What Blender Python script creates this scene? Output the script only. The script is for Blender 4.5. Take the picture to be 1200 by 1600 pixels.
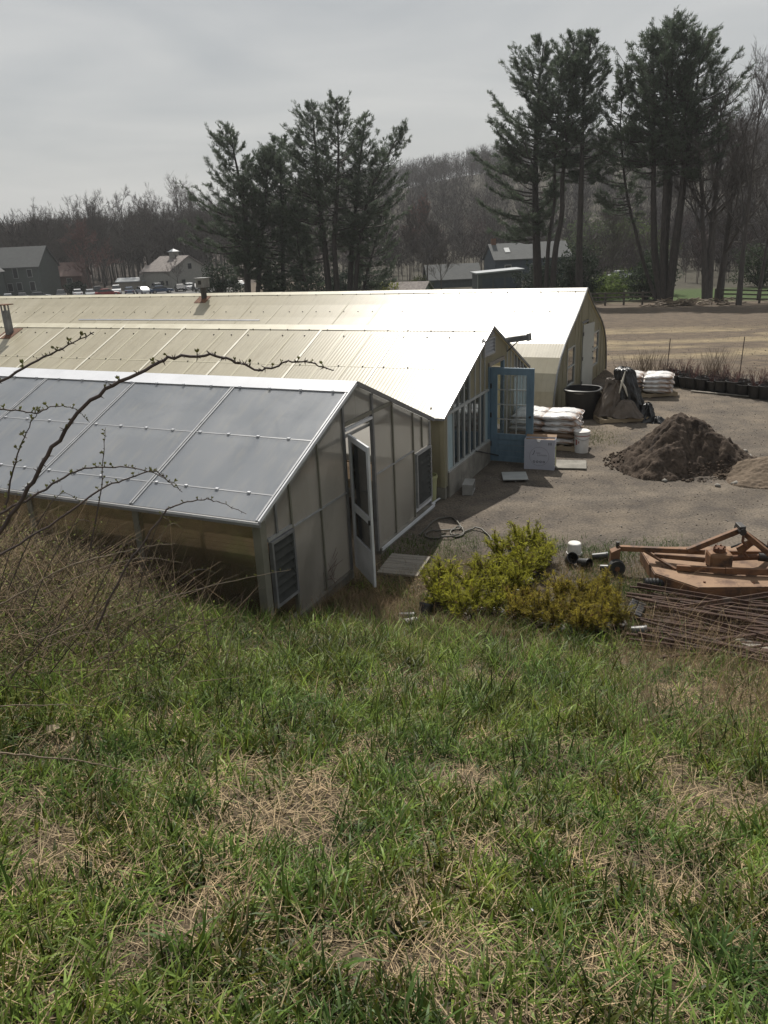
import bpy, bmesh, math, random
import numpy as np
from mathutils import Vector, Matrix

for _o in list(bpy.data.objects):
    bpy.data.objects.remove(_o, do_unlink=True)
SC = bpy.context.scene
COL = SC.collection
PI = math.pi

# ------------------------------------------------------------------ camera
H = 4.5                      # eye height above the yard
FPX, ROLL, PITCH = 1205.0, 0.045, math.atan2(426, 1205)
_R = Vector((1, 0, 0)); _D = Vector((0, -math.sin(PITCH), -math.cos(PITCH))); _F = Vector((0, math.cos(PITCH), -math.sin(PITCH)))
_c, _s = math.cos(ROLL), math.sin(ROLL)
_X = _R * _c + _D * _s; _Y = _R * _s - _D * _c; _Z = -_F
cam_data = bpy.data.cameras.new('camera'); cam = bpy.data.objects.new('camera', cam_data); COL.objects.link(cam)
M4 = Matrix((_X, _Y, _Z)).transposed().to_4x4(); M4.translation = (0, 0, H); cam.matrix_world = M4
cam_data.sensor_fit = 'VERTICAL'; cam_data.sensor_height = 36; cam_data.sensor_width = 27
cam_data.lens = FPX / 1600 * 36; cam_data.clip_start = 0.05; cam_data.clip_end = 4000
SC.camera = cam

# ------------------------------------------------------------------ world, sun, exposure
SUN_EL, SUN_AZ = math.radians(51.0), math.radians(-3.0)      # azimuth from +Y towards +X
w = bpy.data.worlds.new('World'); SC.world = w; w.use_nodes = True
nt = w.node_tree; nt.nodes.clear()
def _n(t, **k):
    n = nt.nodes.new(t)
    for a, b in k.items(): setattr(n, a, b)
    return n
out = _n('ShaderNodeOutputWorld'); bg = _n('ShaderNodeBackground'); bg.inputs[1].default_value = 0.088
sky = _n('ShaderNodeTexSky', sky_type='NISHITA', sun_disc=False, sun_elevation=SUN_EL, sun_rotation=SUN_AZ, air_density=1.2, dust_density=3.0)
tc = _n('ShaderNodeTexCoord'); mp = _n('ShaderNodeMapping'); mp.inputs['Scale'].default_value = (1.3, 1.3, 6.5)
nz1 = _n('ShaderNodeTexNoise'); nz1.inputs['Scale'].default_value = 1.9; nz1.inputs['Detail'].default_value = 5; nz1.inputs['Roughness'].default_value = .5
nz1.inputs['Distortion'].default_value = .5
rp = _n('ShaderNodeValToRGB'); rp.color_ramp.elements[0].position = .30; rp.color_ramp.elements[1].position = .66
rp.color_ramp.elements[0].color = (4.1, 4.35, 4.55, 1); rp.color_ramp.elements[1].color = (5.85, 5.92, 5.88, 1)
mx = _n('ShaderNodeMix', data_type='RGBA'); mx.inputs[0].default_value = .90
L = nt.links.new
L(tc.outputs['Generated'], mp.inputs[0]); L(mp.outputs[0], nz1.inputs['Vector']); L(nz1.outputs['Fac'], rp.inputs[0])
L(sky.outputs[0], mx.inputs[6]); L(rp.outputs[0], mx.inputs[7]); L(mx.outputs[2], bg.inputs[0]); L(bg.outputs[0], out.inputs[0])

sl = bpy.data.lights.new('sun', 'SUN'); sl.energy = 5.0; sl.angle = math.radians(0.6); sl.color = (1, .95, .87)
sun = bpy.data.objects.new('sun', sl); COL.objects.link(sun)
SDIR = Vector((math.sin(SUN_AZ) * math.cos(SUN_EL), math.cos(SUN_AZ) * math.cos(SUN_EL), math.sin(SUN_EL)))
sun.rotation_euler = SDIR.to_track_quat('Z', 'Y').to_euler(); sun.location = (0, 0, 60)
vs = SC.view_settings; vs.view_transform = 'Standard'; vs.look = 'None'; vs.exposure = 0.15; vs.gamma = 1.0; vs.use_curve_mapping = False
cy = SC.cycles
cy.use_denoising = True; cy.max_bounces = 7; cy.diffuse_bounces = 3; cy.glossy_bounces = 3; cy.transmission_bounces = 4; cy.transparent_max_bounces = 12
cy.sample_clamp_indirect = 6.0; cy.volume_bounces = 0; cy.caustics_reflective = False; cy.caustics_refractive = False

# ------------------------------------------------------------------ pixel helpers (measurements of the photograph, turned into places)
def ray(px, py):
    X, Y = px - 600, py - 800
    xr = _c * X - _s * Y; yr = _s * X + _c * Y
    d = np.array([xr, FPX * math.cos(PITCH) - yr * math.sin(PITCH), -yr * math.cos(PITCH) - FPX * math.sin(PITCH)])
    return d / math.hypot(d[0], d[1])
def gp(px, py, z=0.0):
    d = ray(px, py); t = (z - H) / d[2]
    return Vector((d[0] * t, d[1] * t, z))
def dp(px, py, D):
    d = ray(px, py); return Vector((d[0] * D, d[1] * D, H + d[2] * D))
TH = math.atan2(2636, 1278)
GROT = TH - PI / 2                       # the greenhouses' long axis
_u = (math.sin(TH), -math.cos(TH)); _v = (math.cos(TH), math.sin(TH))
def W(x, y, z=0.0):                      # greenhouse frame -> world
    return Vector((_u[0] * x + _v[0] * y, _u[1] * x + _v[1] * y, z))

def sstep(a, b, x):
    t = np.clip((x - a) / (b - a), 0, 1); return t * t * (3 - 2 * t)
def vnoise(x, y, seed=0):                # cheap smooth value noise
    xi = np.floor(x).astype(int); yi = np.floor(y).astype(int); fx = x - xi; fy = y - yi
    fx = fx * fx * (3 - 2 * fx); fy = fy * fy * (3 - 2 * fy)
    def h(a, b):
        n = (a * 374761393 + b * 668265263 + seed * 982451653) & 0x7fffffff
        n = ((n ^ (n >> 13)) * 1274126177) & 0x7fffffff
        return ((n ^ (n >> 16)) & 0xffff) / 65535.0
    return (h(xi, yi) * (1 - fx) + h(xi + 1, yi) * fx) * (1 - fy) + (h(xi, yi + 1) * (1 - fx) + h(xi + 1, yi + 1) * fx) * fy
def fbm(x, y, seed=0, o=4):
    s = 0; a = .5
    for k in range(o):
        s = s + a * vnoise(x * 2 ** k, y * 2 ** k, seed + k * 17); a *= .5
    return s / (1 - .5 ** o)
def hill_height(az):
    return np.interp(az, [-60, -30, -13, -2, 3, 8, 15, 22, 60], [6, 6, 8, 28, 31, 36, 40, 41, 41])
def tz(x, y):                            # height of the land
    x = np.asarray(x, float); y = np.asarray(y, float)
    s = .94 * y + .35 * x
    z = 2.9 - .36 * s + .55 * sstep(-1.3, -4.5, x) * sstep(10.5, 7.5, y)
    z = z + .10 * (fbm(x * .9, y * .9, 3) - .5)
    z = np.minimum(z, 3.7)
    k = .16
    z = k * np.logaddexp(0, z / k)
    xf = _u[0] * x + _u[1] * y; yf = _v[0] * x + _v[1] * y
    z = z * (1 - sstep(6.45, 6.85, yf) * sstep(-4.3, -4.75, xf))
    D = np.hypot(x, y)
    far = np.where(D < 84, -.05 * np.maximum(D - 28, 0), -2.8 - .01 * (D - 84)); far = np.where(D > 175, -3.71, far)
    az = np.degrees(np.arctan2(x, y))
    hz = hill_height(az)
    front = np.abs(az) < 75
    far = far + np.where(front, (hz + 3.7) * sstep(180, 480, D), 0)
    far = far + sstep(185, 300, D) * 3 * (fbm(x * .02, y * .02, 9) - .5) + .05 * sstep(24, 40, D) * (fbm(x * .5, y * .5, 5) - .5)
    return z + far + .025 * (fbm(x * 2.2, y * 2.2, 7) - .5)
def tzf(x, y): return float(tz(np.array([x]), np.array([y]))[0])

# ------------------------------------------------------------------ materials
MATS = {}
def pmat(name, c1, c2=None, scale=4.0, rough=.6, bump=0., bscale=40., metal=0., stretch=(1, 1, 1), detail=5., spec=.5,
         transl=0., attr=None, lo=.35, hi=.65, fine=0., rvar=0., tcol=None, c3=None, c3scale=1.0, c3lo=.55, c3hi=.7, c3stretch=(1,1,1), alpha=None, sheen=0.):
    m = bpy.data.materials.new(name); m.use_nodes = True; t = m.node_tree; t.nodes.clear()
    def N(ty, **k):
        n = t.nodes.new(ty)
        for a, b in k.items(): setattr(n, a, b)
        return n
    lk = t.links.new
    o = N('ShaderNodeOutputMaterial'); b = N('ShaderNodeBsdfPrincipled')
    b.inputs['Roughness'].default_value = rough; b.inputs['Metallic'].default_value = metal; b.inputs['Specular IOR Level'].default_value = spec
    tcn = N('ShaderNodeTexCoord'); mpn = N('ShaderNodeMapping'); mpn.inputs['Scale'].default_value = stretch
    lk(tcn.outputs['Object'], mpn.inputs[0])
    col = None
    def rgb(c): return (c[0], c[1], c[2], 1)
    if attr:
        a = N('ShaderNodeAttribute', attribute_name=attr); col = a.outputs['Color']
        base = None
    if c2 is not None or not attr:
        if c2 is None: c2 = tuple(min(1, v * .82) for v in c1)
        nz = N('ShaderNodeTexNoise'); nz.inputs['Scale'].default_value = scale; nz.inputs['Detail'].default_value = detail; nz.inputs['Roughness'].default_value = .6
        lk(mpn.outputs[0], nz.inputs['Vector'])
        mr = N('ShaderNodeMapRange'); mr.inputs[1].default_value = lo; mr.inputs[2].default_value = hi
        lk(nz.outputs['Fac'], mr.inputs[0])
        mxn = N('ShaderNodeMix', data_type='RGBA'); lk(mr.outputs[0], mxn.inputs[0])
        mxn.inputs[6].default_value = rgb(c1); mxn.inputs[7].default_value = rgb(c2)
        if attr:
            mm = N('ShaderNodeMix', data_type='RGBA', blend_type='MULTIPLY'); mm.inputs[0].default_value = 1
            lk(col, mm.inputs[6]); lk(mxn.outputs[2], mm.inputs[7]); col = mm.outputs[2]
        else: col = mxn.outputs[2]
        if rvar:
            mr2 = N('ShaderNodeMapRange'); mr2.inputs[1].default_value = lo; mr2.inputs[2].default_value = hi
            mr2.inputs[3].default_value = rough - rvar; mr2.inputs[4].default_value = rough + rvar
            lk(nz.outputs['Fac'], mr2.inputs[0]); lk(mr2.outputs[0], b.inputs['Roughness'])
    if c3 is not None:
        mp3 = N('ShaderNodeMapping'); mp3.inputs['Scale'].default_value = c3stretch; mp3.inputs['Location'].default_value = (3.7, 1.3, 2.1); lk(tcn.outputs['Object'], mp3.inputs[0])
        n3 = N('ShaderNodeTexNoise'); n3.inputs['Scale'].default_value = c3scale; n3.inputs['Detail'].default_value = 7; n3.inputs['Roughness'].default_value = .65; lk(mp3.outputs[0], n3.inputs['Vector'])
        r3 = N('ShaderNodeMapRange'); r3.inputs[1].default_value = c3lo; r3.inputs[2].default_value = c3hi; lk(n3.outputs['Fac'], r3.inputs[0])
        m3 = N('ShaderNodeMix', data_type='RGBA'); lk(r3.outputs[0], m3.inputs[0]); lk(col, m3.inputs[6]); m3.inputs[7].default_value = rgb(c3); col = m3.outputs[2]
    if fine:
        nf = N('ShaderNodeTexNoise'); nf.inputs['Scale'].default_value = bscale; nf.inputs['Detail'].default_value = 3; lk(mpn.outputs[0], nf.inputs['Vector'])
        rf = N('ShaderNodeMapRange'); rf.inputs[1].default_value = .3; rf.inputs[2].default_value = .7; rf.inputs[3].default_value = 1 - fine; rf.inputs[4].default_value = 1 + fine
        lk(nf.outputs['Fac'], rf.inputs[0])
        vm = N('ShaderNodeVectorMath', operation='SCALE'); lk(col, vm.inputs[0]); lk(rf.outputs[0], vm.inputs['Scale']); col = vm.outputs[0]
    lk(col, b.inputs['Base Color'])
    if bump:
        nb = N('ShaderNodeTexNoise'); nb.inputs['Scale'].default_value = bscale; nb.inputs['Detail'].default_value = 4; lk(mpn.outputs[0], nb.inputs['Vector'])
        bp = N('ShaderNodeBump'); bp.inputs['Strength'].default_value = min(1, bump); bp.inputs['Distance'].default_value = .02 if bscale > 15 else .06
        lk(nb.outputs['Fac'], bp.inputs['Height']); lk(bp.outputs[0], b.inputs['Normal'])
    res = b.outputs[0]
    if transl:
        tr = N('ShaderNodeBsdfTranslucent')
        if tcol: tr.inputs[0].default_value = rgb(tcol)
        else: lk(col, tr.inputs[0])
        ms = N('ShaderNodeMixShader'); ms.inputs[0].default_value = transl; lk(res, ms.inputs[1]); lk(tr.outputs[0], ms.inputs[2]); res = ms.outputs[0]
    if alpha is not None:
        tp = N('ShaderNodeBsdfTransparent'); ms = N('ShaderNodeMixShader'); ms.inputs[0].default_value = alpha; lk(tp.outputs[0], ms.inputs[1]); lk(res, ms.inputs[2]); res = ms.outputs[0]
    lk(res, o.inputs[0]); MATS[name] = m
    return m
def glassmat(name, tint=(.8, .85, .85), gloss=.12, rough=.04, film=None, film_amt=0., fres=1.4):
    m = bpy.data.materials.new(name); m.use_nodes = True; t = m.node_tree; t.nodes.clear(); lk = t.links.new
    o = t.nodes.new('ShaderNodeOutputMaterial'); tr = t.nodes.new('ShaderNodeBsdfTransparent'); tr.inputs[0].default_value = (*tint, 1)
    g = t.nodes.new('ShaderNodeBsdfGlossy'); g.inputs['Roughness'].default_value = rough; g.inputs[0].default_value = (1, 1, 1, 1)
    fr = t.nodes.new('ShaderNodeFresnel'); fr.inputs[0].default_value = 1.5
    ad = t.nodes.new('ShaderNodeMath'); ad.operation = 'MULTIPLY_ADD'; ad.inputs[1].default_value = fres; ad.inputs[2].default_value = gloss; ad.use_clamp = True
    lk(fr.outputs[0], ad.inputs[0])
    src = tr.outputs[0]
    if film:
        df = t.nodes.new('ShaderNodeBsdfDiffuse'); df.inputs[0].default_value = (*film, 1)
        tl = t.nodes.new('ShaderNodeBsdfTranslucent'); tl.inputs[0].default_value = (*film, 1)
        h = t.nodes.new('ShaderNodeMixShader'); h.inputs[0].default_value = .5; lk(df.outputs[0], h.inputs[1]); lk(tl.outputs[0], h.inputs[2])
        tcn = t.nodes.new('ShaderNodeTexCoord'); nz = t.nodes.new('ShaderNodeTexNoise'); nz.inputs['Scale'].default_value = 2.2; nz.inputs['Detail'].default_value = 6
        lk(tcn.outputs['Object'], nz.inputs['Vector'])
        mr = t.nodes.new('ShaderNodeMapRange'); mr.inputs[1].default_value = .3; mr.inputs[2].default_value = .7; mr.inputs[3].default_value = film_amt * .75; mr.inputs[4].default_value = min(1, film_amt * 1.2)
        lk(nz.outputs['Fac'], mr.inputs[0])
        f2 = t.nodes.new('ShaderNodeMixShader'); lk(mr.outputs[0], f2.inputs[0]); lk(src, f2.inputs[1]); lk(h.outputs[0], f2.inputs[2]); src = f2.outputs[0]
    ms = t.nodes.new('ShaderNodeMixShader'); lk(ad.outputs[0], ms.inputs[0]); lk(src, ms.inputs[1]); lk(g.outputs[0], ms.inputs[2]); lk(ms.outputs[0], o.inputs[0])
    MATS[name] = m; return m

pmat('ground', (1.22, 1.20, 1.15), (.70, .71, .74), scale=1.7, rough=.95, bump=.6, bscale=26, attr='tone', fine=.32, spec=.15, detail=8)
pmat('roof_grey', (.32, .35, .395), (.39, .415, .455), scale=1.1, rough=.34, rvar=.06, spec=.5, transl=.42, tcol=(.62, .62, .60), stretch=(1.2, .35, 1), c3=(.47, .47, .46), c3scale=3.5, c3lo=.50, c3hi=.78, c3stretch=(5, .6, 1), alpha=.77)
pmat('roof_cream', (.56, .515, .40), (.455, .415, .31), scale=1.3, rough=.37, rvar=.05, spec=.55, transl=.30, tcol=(.64, .60, .45), stretch=(1, .3, 1), c3=(.33, .28, .19), c3scale=2.6, c3lo=.53, c3hi=.80, c3stretch=(5, .35, .35), fine=.05, bscale=9)
pmat('cream_panel', (.42, .40, .31), (.34, .325, .25), scale=1.5, rough=.45, transl=.55, tcol=(.66, .61, .46), stretch=(3, 3, .5), c3=(.30, .27, .18), c3scale=1.6, c3lo=.58, c3hi=.8)
pmat('poly_panel', (.43, .41, .375), (.35, .335, .31), scale=.9, rough=.28, rvar=.05, transl=.68, tcol=(.74, .725, .69), stretch=(1, 1, .4), c3=(.20, .20, .165), c3scale=1.6, c3lo=.48, c3hi=.8, alpha=.66)
glassmat('side_film', tint=(.95, .92, .86), gloss=.03, rough=.12, film=(.48, .41, .33), film_amt=.10, fres=.75)
glassmat('glass', tint=(.72, .79, .80), gloss=.05, film=(.30, .36, .38), film_amt=.18)
glassmat('clear_glass', tint=(.86, .89, .9), gloss=.02, film=(.3, .32, .32), film_amt=.10)
pmat('white_metal', (.66, .67, .70), (.55, .56, .58), scale=3, rough=.35, spec=.5)
pmat('alu', (.40, .405, .415), (.31, .315, .325), scale=6, rough=.38, metal=.35, stretch=(1, 1, 3))
pmat('alu_dark', (.20, .20, .20), (.14, .14, .145), scale=5, rough=.5)
pmat('olive_post', (.20, .19, .155), (.155, .15, .12), scale=5, rough=.6)
pmat('cap_white', (.70, .71, .74), (.62, .63, .66), scale=2.5, rough=.4, c3=(.45, .44, .42), c3scale=3, c3lo=.64, c3hi=.85, c3stretch=(1, 5, 1))
pmat('cap_cream', (.58, .545, .42), (.48, .44, .33), scale=2, rough=.45, c3=(.32, .27, .19), c3scale=4, c3lo=.6, c3hi=.8)
pmat('batten_cream', (.66, .63, .53), (.56, .52, .42), scale=3, rough=.45)
pmat('lap_cream', (.63, .59, .45), (.56, .52, .38), scale=3, rough=.4, transl=.25)
pmat('concrete', (.25, .235, .205), (.16, .15, .13), scale=3, rough=.9, bump=.3, bscale=60, c3=(.10, .095, .08), c3scale=2.2, c3lo=.55, c3hi=.75)
pmat('block', (.30, .295, .28), (.23, .225, .21), scale=6, rough=.95, bump=.4, bscale=120)
pmat('pale_blue', (.34, .43, .45), (.26, .34, .37), scale=3, rough=.6, stretch=(3, 3, .6), c3=(.45, .44, .40), c3scale=5, c3lo=.62, c3hi=.75)
pmat('blue_paint', (.145, .220, .280), (.105, .165, .215), scale=4, rough=.55, stretch=(2, 2, .6), c3=(.25, .24, .21), c3scale=7, c3lo=.68, c3hi=.75, bump=.15, bscale=50)
pmat('door_paint', (.36, .365, .335), (.30, .305, .28), scale=2, rough=.5)
pmat('grey_louvre', (.30, .30, .31), (.22, .22, .225), scale=4, rough=.5)
pmat('dark_louvre', (.055, .056, .052), (.035, .036, .034), scale=6, rough=.7, spec=.2, c3=(.12, .115, .10), c3scale=3, c3lo=.6, c3hi=.8)
pmat('dark_metal', (.055, .052, .05), (.035, .033, .032), scale=6, rough=.55, metal=.2)
pmat('galv', (.22, .225, .225), (.13, .13, .13), scale=4, rough=.5, metal=.4)
pmat('rust', (.17, .075, .035), (.09, .042, .025), scale=14, rough=.85, bump=.3, bscale=90)
pmat('rust_rod', (.092, .047, .030), (.05, .030, .023), scale=9, rough=.8, bump=.2, bscale=120, c3=(.16, .13, .11), c3scale=3, c3lo=.6, c3hi=.75)
pmat('wood', (.36, .25, .155), (.26, .175, .105), scale=3, rough=.75, stretch=(.6, 8, 8), bump=.2, bscale=30)
pmat('grey_wood', (.27, .245, .21), (.17, .155, .13), scale=3, rough=.9, stretch=(.8, 8, 8), bump=.3, bscale=30)
pmat('pallet_wood', (.34, .27, .18), (.22, .17, .11), scale=3, rough=.85, stretch=(.8, 8, 8), bump=.25, bscale=30)
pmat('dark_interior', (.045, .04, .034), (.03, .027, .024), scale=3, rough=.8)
pmat('bag_white', (.68, .67, .66), (.56, .55, .54), scale=5, rough=.38, bump=.35, bscale=14, c3=(.28, .18, .12), c3scale=2.1, c3lo=.54, c3hi=.60, c3stretch=(.6, 3, 2))
pmat('bag_brown', (.20, .125, .075), (.14, .09, .055), scale=5, rough=.45, bump=.3, bscale=14)
pmat('card_white', (.40, .41, .47), (.36, .37, .43), scale=4, rough=.6)
pmat('card_brown', (.27, .175, .105), (.21, .135, .08), scale=3, rough=.8)
pmat('print_black', (.03, .03, .035), (.02, .02, .025), rough=.6)
pmat('print_grey', (.22, .22, .25), (.18, .18, .2), rough=.6)
pmat('print_green', (.38, .42, .16), (.30, .34, .12), rough=.6)
pmat('print_red', (.34, .12, .10), (.25, .09, .08), rough=.6)
pmat('bucket_white', (.66, .65, .63), (.55, .53, .50), scale=4, rough=.4, c3=(.33, .28, .22), c3scale=5, c3lo=.6, c3hi=.8)
pmat('lime_bucket', (.36, .37, .20), (.28, .28, .15), scale=4, rough=.5)
pmat('black_plastic', (.018, .018, .019), (.028, .027, .026), scale=7, rough=.42)
pmat('black_tarp', (.014, .014, .015), (.022, .022, .022), scale=6, rough=.30, bump=.6, bscale=9)
pmat('sack_brown', (.125, .098, .075), (.08, .062, .048), scale=3, rough=.6, bump=.5, bscale=9, c3=(.33, .30, .26), c3scale=4, c3lo=.62, c3hi=.7)
pmat('rope', (.50, .47, .40), (.38, .35, .29), rough=.8)
pmat('mower_paint', (.205, .105, .050), (.145, .073, .038), scale=4, rough=.75, bump=.2, bscale=60, c3=(.075, .042, .028), c3scale=5, c3lo=.50, c3hi=.62)
pmat('mower_deck', (.265, .165, .098), (.19, .115, .068), scale=3, rough=.8, bump=.2, bscale=60, c3=(.10, .055, .034), c3scale=4.5, c3lo=.50, c3hi=.64)
pmat('tyre', (.02, .02, .02), (.03, .03, .03), rough=.8)
pmat('soil', (.085, .066, .052), (.055, .043, .035), scale=3.5, rough=1., bump=1., bscale=16, fine=.35, spec=.1, c3=(.035, .028, .024), c3scale=2.2, c3lo=.56, c3hi=.62)
pmat('sandy_soil', (.155, .122, .092), (.115, .09, .068), scale=3.5, rough=1., bump=.6, bscale=18, fine=.2, spec=.1)
pmat('clod', (.09, .068, .052), (.05, .04, .032), scale=8, rough=1., spec=.1)
pmat('grit', (.12, .10, .085), (.085, .07, .06), scale=8, rough=1., spec=.1)
pmat('stone', (.30, .28, .25), (.17, .16, .145), scale=9, rough=.9, spec=.2)
pmat('hose', (.085, .078, .062), (.06, .055, .045), scale=6, rough=.5)
pmat('bark_pine', (.060, .052, .046), (.032, .028, .026), scale=3, rough=.95, stretch=(3, 3, .6), bump=.5, bscale=12)
pmat('bark_bare', (.085, .075, .068), (.048, .042, .039), scale=3, rough=.95, stretch=(3, 3, .5))
pmat('twig_bare', (.095, .080, .072), (.065, .054, .05), scale=.7, rough=.9)
pmat('twig_red', (.17, .085, .075), (.11, .06, .055), scale=.7, rough=.9)
pmat('wood_mass', (.062, .051, .048), (.043, .036, .035), scale=.05, rough=1., attr=None, c3=(.088, .060, .056), c3scale=.03, c3lo=.55, c3hi=.68)
pmat('needles', (1.1, 1.1, 1.05), (.75, .8, .8), scale=.9, rough=.55, attr='tone', transl=.42)
pmat('leafy', (1.1, 1.1, 1.05), (.8, .8, .85), scale=3, rough=.75, attr='tone', transl=.4, spec=.15)
pmat('grass', (1.25, 1.15, .85), (.72, .82, .80), scale=1.2, rough=.48, attr='tone', transl=.40, spec=.20)
pmat('straw', (1.3, 1.25, 1.15), (.7, .7, .7), scale=2.5, rough=.7, attr='tone', transl=.2, spec=.2)
pmat('cane', (.085, .060, .050), (.05, .037, .034), scale=20, rough=.7)
pmat('cane_pale', (.20, .15, .10), (.13, .10, .07), scale=12, rough=.7)
pmat('bud', (.16, .17, .05), (.11, .10, .04), rough=.6, transl=.3)
pmat('fence_wood', (.10, .085, .07), (.06, .052, .045), scale=4, rough=.9, stretch=(.6, 4, 4))
pmat('siding_green', (.085, .098, .090), (.07, .081, .075), scale=2, rough=.8)
pmat('siding_cream', (.25, .245, .22), (.21, .205, .185), scale=2, rough=.8)
pmat('siding_red', (.12, .07, .06), (.10, .06, .05), scale=2, rough=.8)
pmat('siding_blue', (.055, .075, .095), (.04, .055, .072), scale=2, rough=.8)
pmat('siding_dark', (.075, .09, .095), (.058, .07, .075), scale=2, rough=.8)
pmat('roof_shingle', (.085, .09, .09), (.07, .074, .074), scale=1.2, rough=.85, fine=.12, bscale=6)
pmat('roof_wood', (.21, .185, .172), (.15, .132, .122), scale=1.5, rough=.9, fine=.25, bscale=4)
pmat('roof_pale', (.28, .30, .315), (.23, .25, .265), scale=1, rough=.4)
pmat('window_dark', (.02, .023, .026), (.03, .033, .036), rough=.1)
pmat('trim', (.36, .37, .36), (.3, .31, .3), rough=.7)
pmat('chrome', (.6, .6, .62), (.5, .5, .5), rough=.25, metal=.8)
pmat('lamp_glass', (.7, .7, .68), (.6, .6, .6), rough=.15)
for nme, c in [('car_black', (.012, .012, .015)), ('car_white', (.68, .69, .70)), ('car_silver', (.35, .37, .39)), ('car_blue', (.04, .07, .13)), ('car_red', (.24, .03, .03)), ('car_grey', (.11, .12, .13)), ('car_green', (.09, .12, .10))]:
    pmat(nme, c, tuple(v * .9 for v in c), rough=.25, spec=.6)
M = MATS
# ------------------------------------------------------------------ mesh helpers
def link_mesh(name, me, mat, parent=None):
    o = bpy.data.objects.new(name, me); COL.objects.link(o)
    if mat is not None and not me.materials: me.materials.append(M[mat])
    if parent is not None: o.parent = parent
    return o
def tag(o, label=None, cat=None, group=None, kind=None):
    if label: o['label'] = label
    if cat: o['category'] = cat
    if group: o['group'] = group
    if kind: o['kind'] = kind
    return o
def thing(name, label, cat, loc=(0, 0, 0), rotz=0., group=None):
    o = bpy.data.objects.new(name, None); COL.objects.link(o); o.empty_display_size = .2
    o.location = loc; o.rotation_euler = (0, 0, rotz)
    return tag(o, label, cat, group)
def dup(root, loc, rotz=None, label=None, scale=None, tilt=None):
    r = root.copy(); COL.objects.link(r); r.location = loc
    if rotz is not None: r.rotation_euler = (root.rotation_euler[0], root.rotation_euler[1], rotz)
    if tilt is not None: r.rotation_euler = (tilt[0], tilt[1], rotz if rotz is not None else 0)
    if label: r['label'] = label
    if scale is not None: r.scale = scale if hasattr(scale, '__len__') else (scale,) * 3
    for ch in list(root.children):
        c = ch.copy(); COL.objects.link(c); c.parent = r
        for g in list(ch.children):
            d = g.copy(); COL.objects.link(d); d.parent = c
    return r

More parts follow.
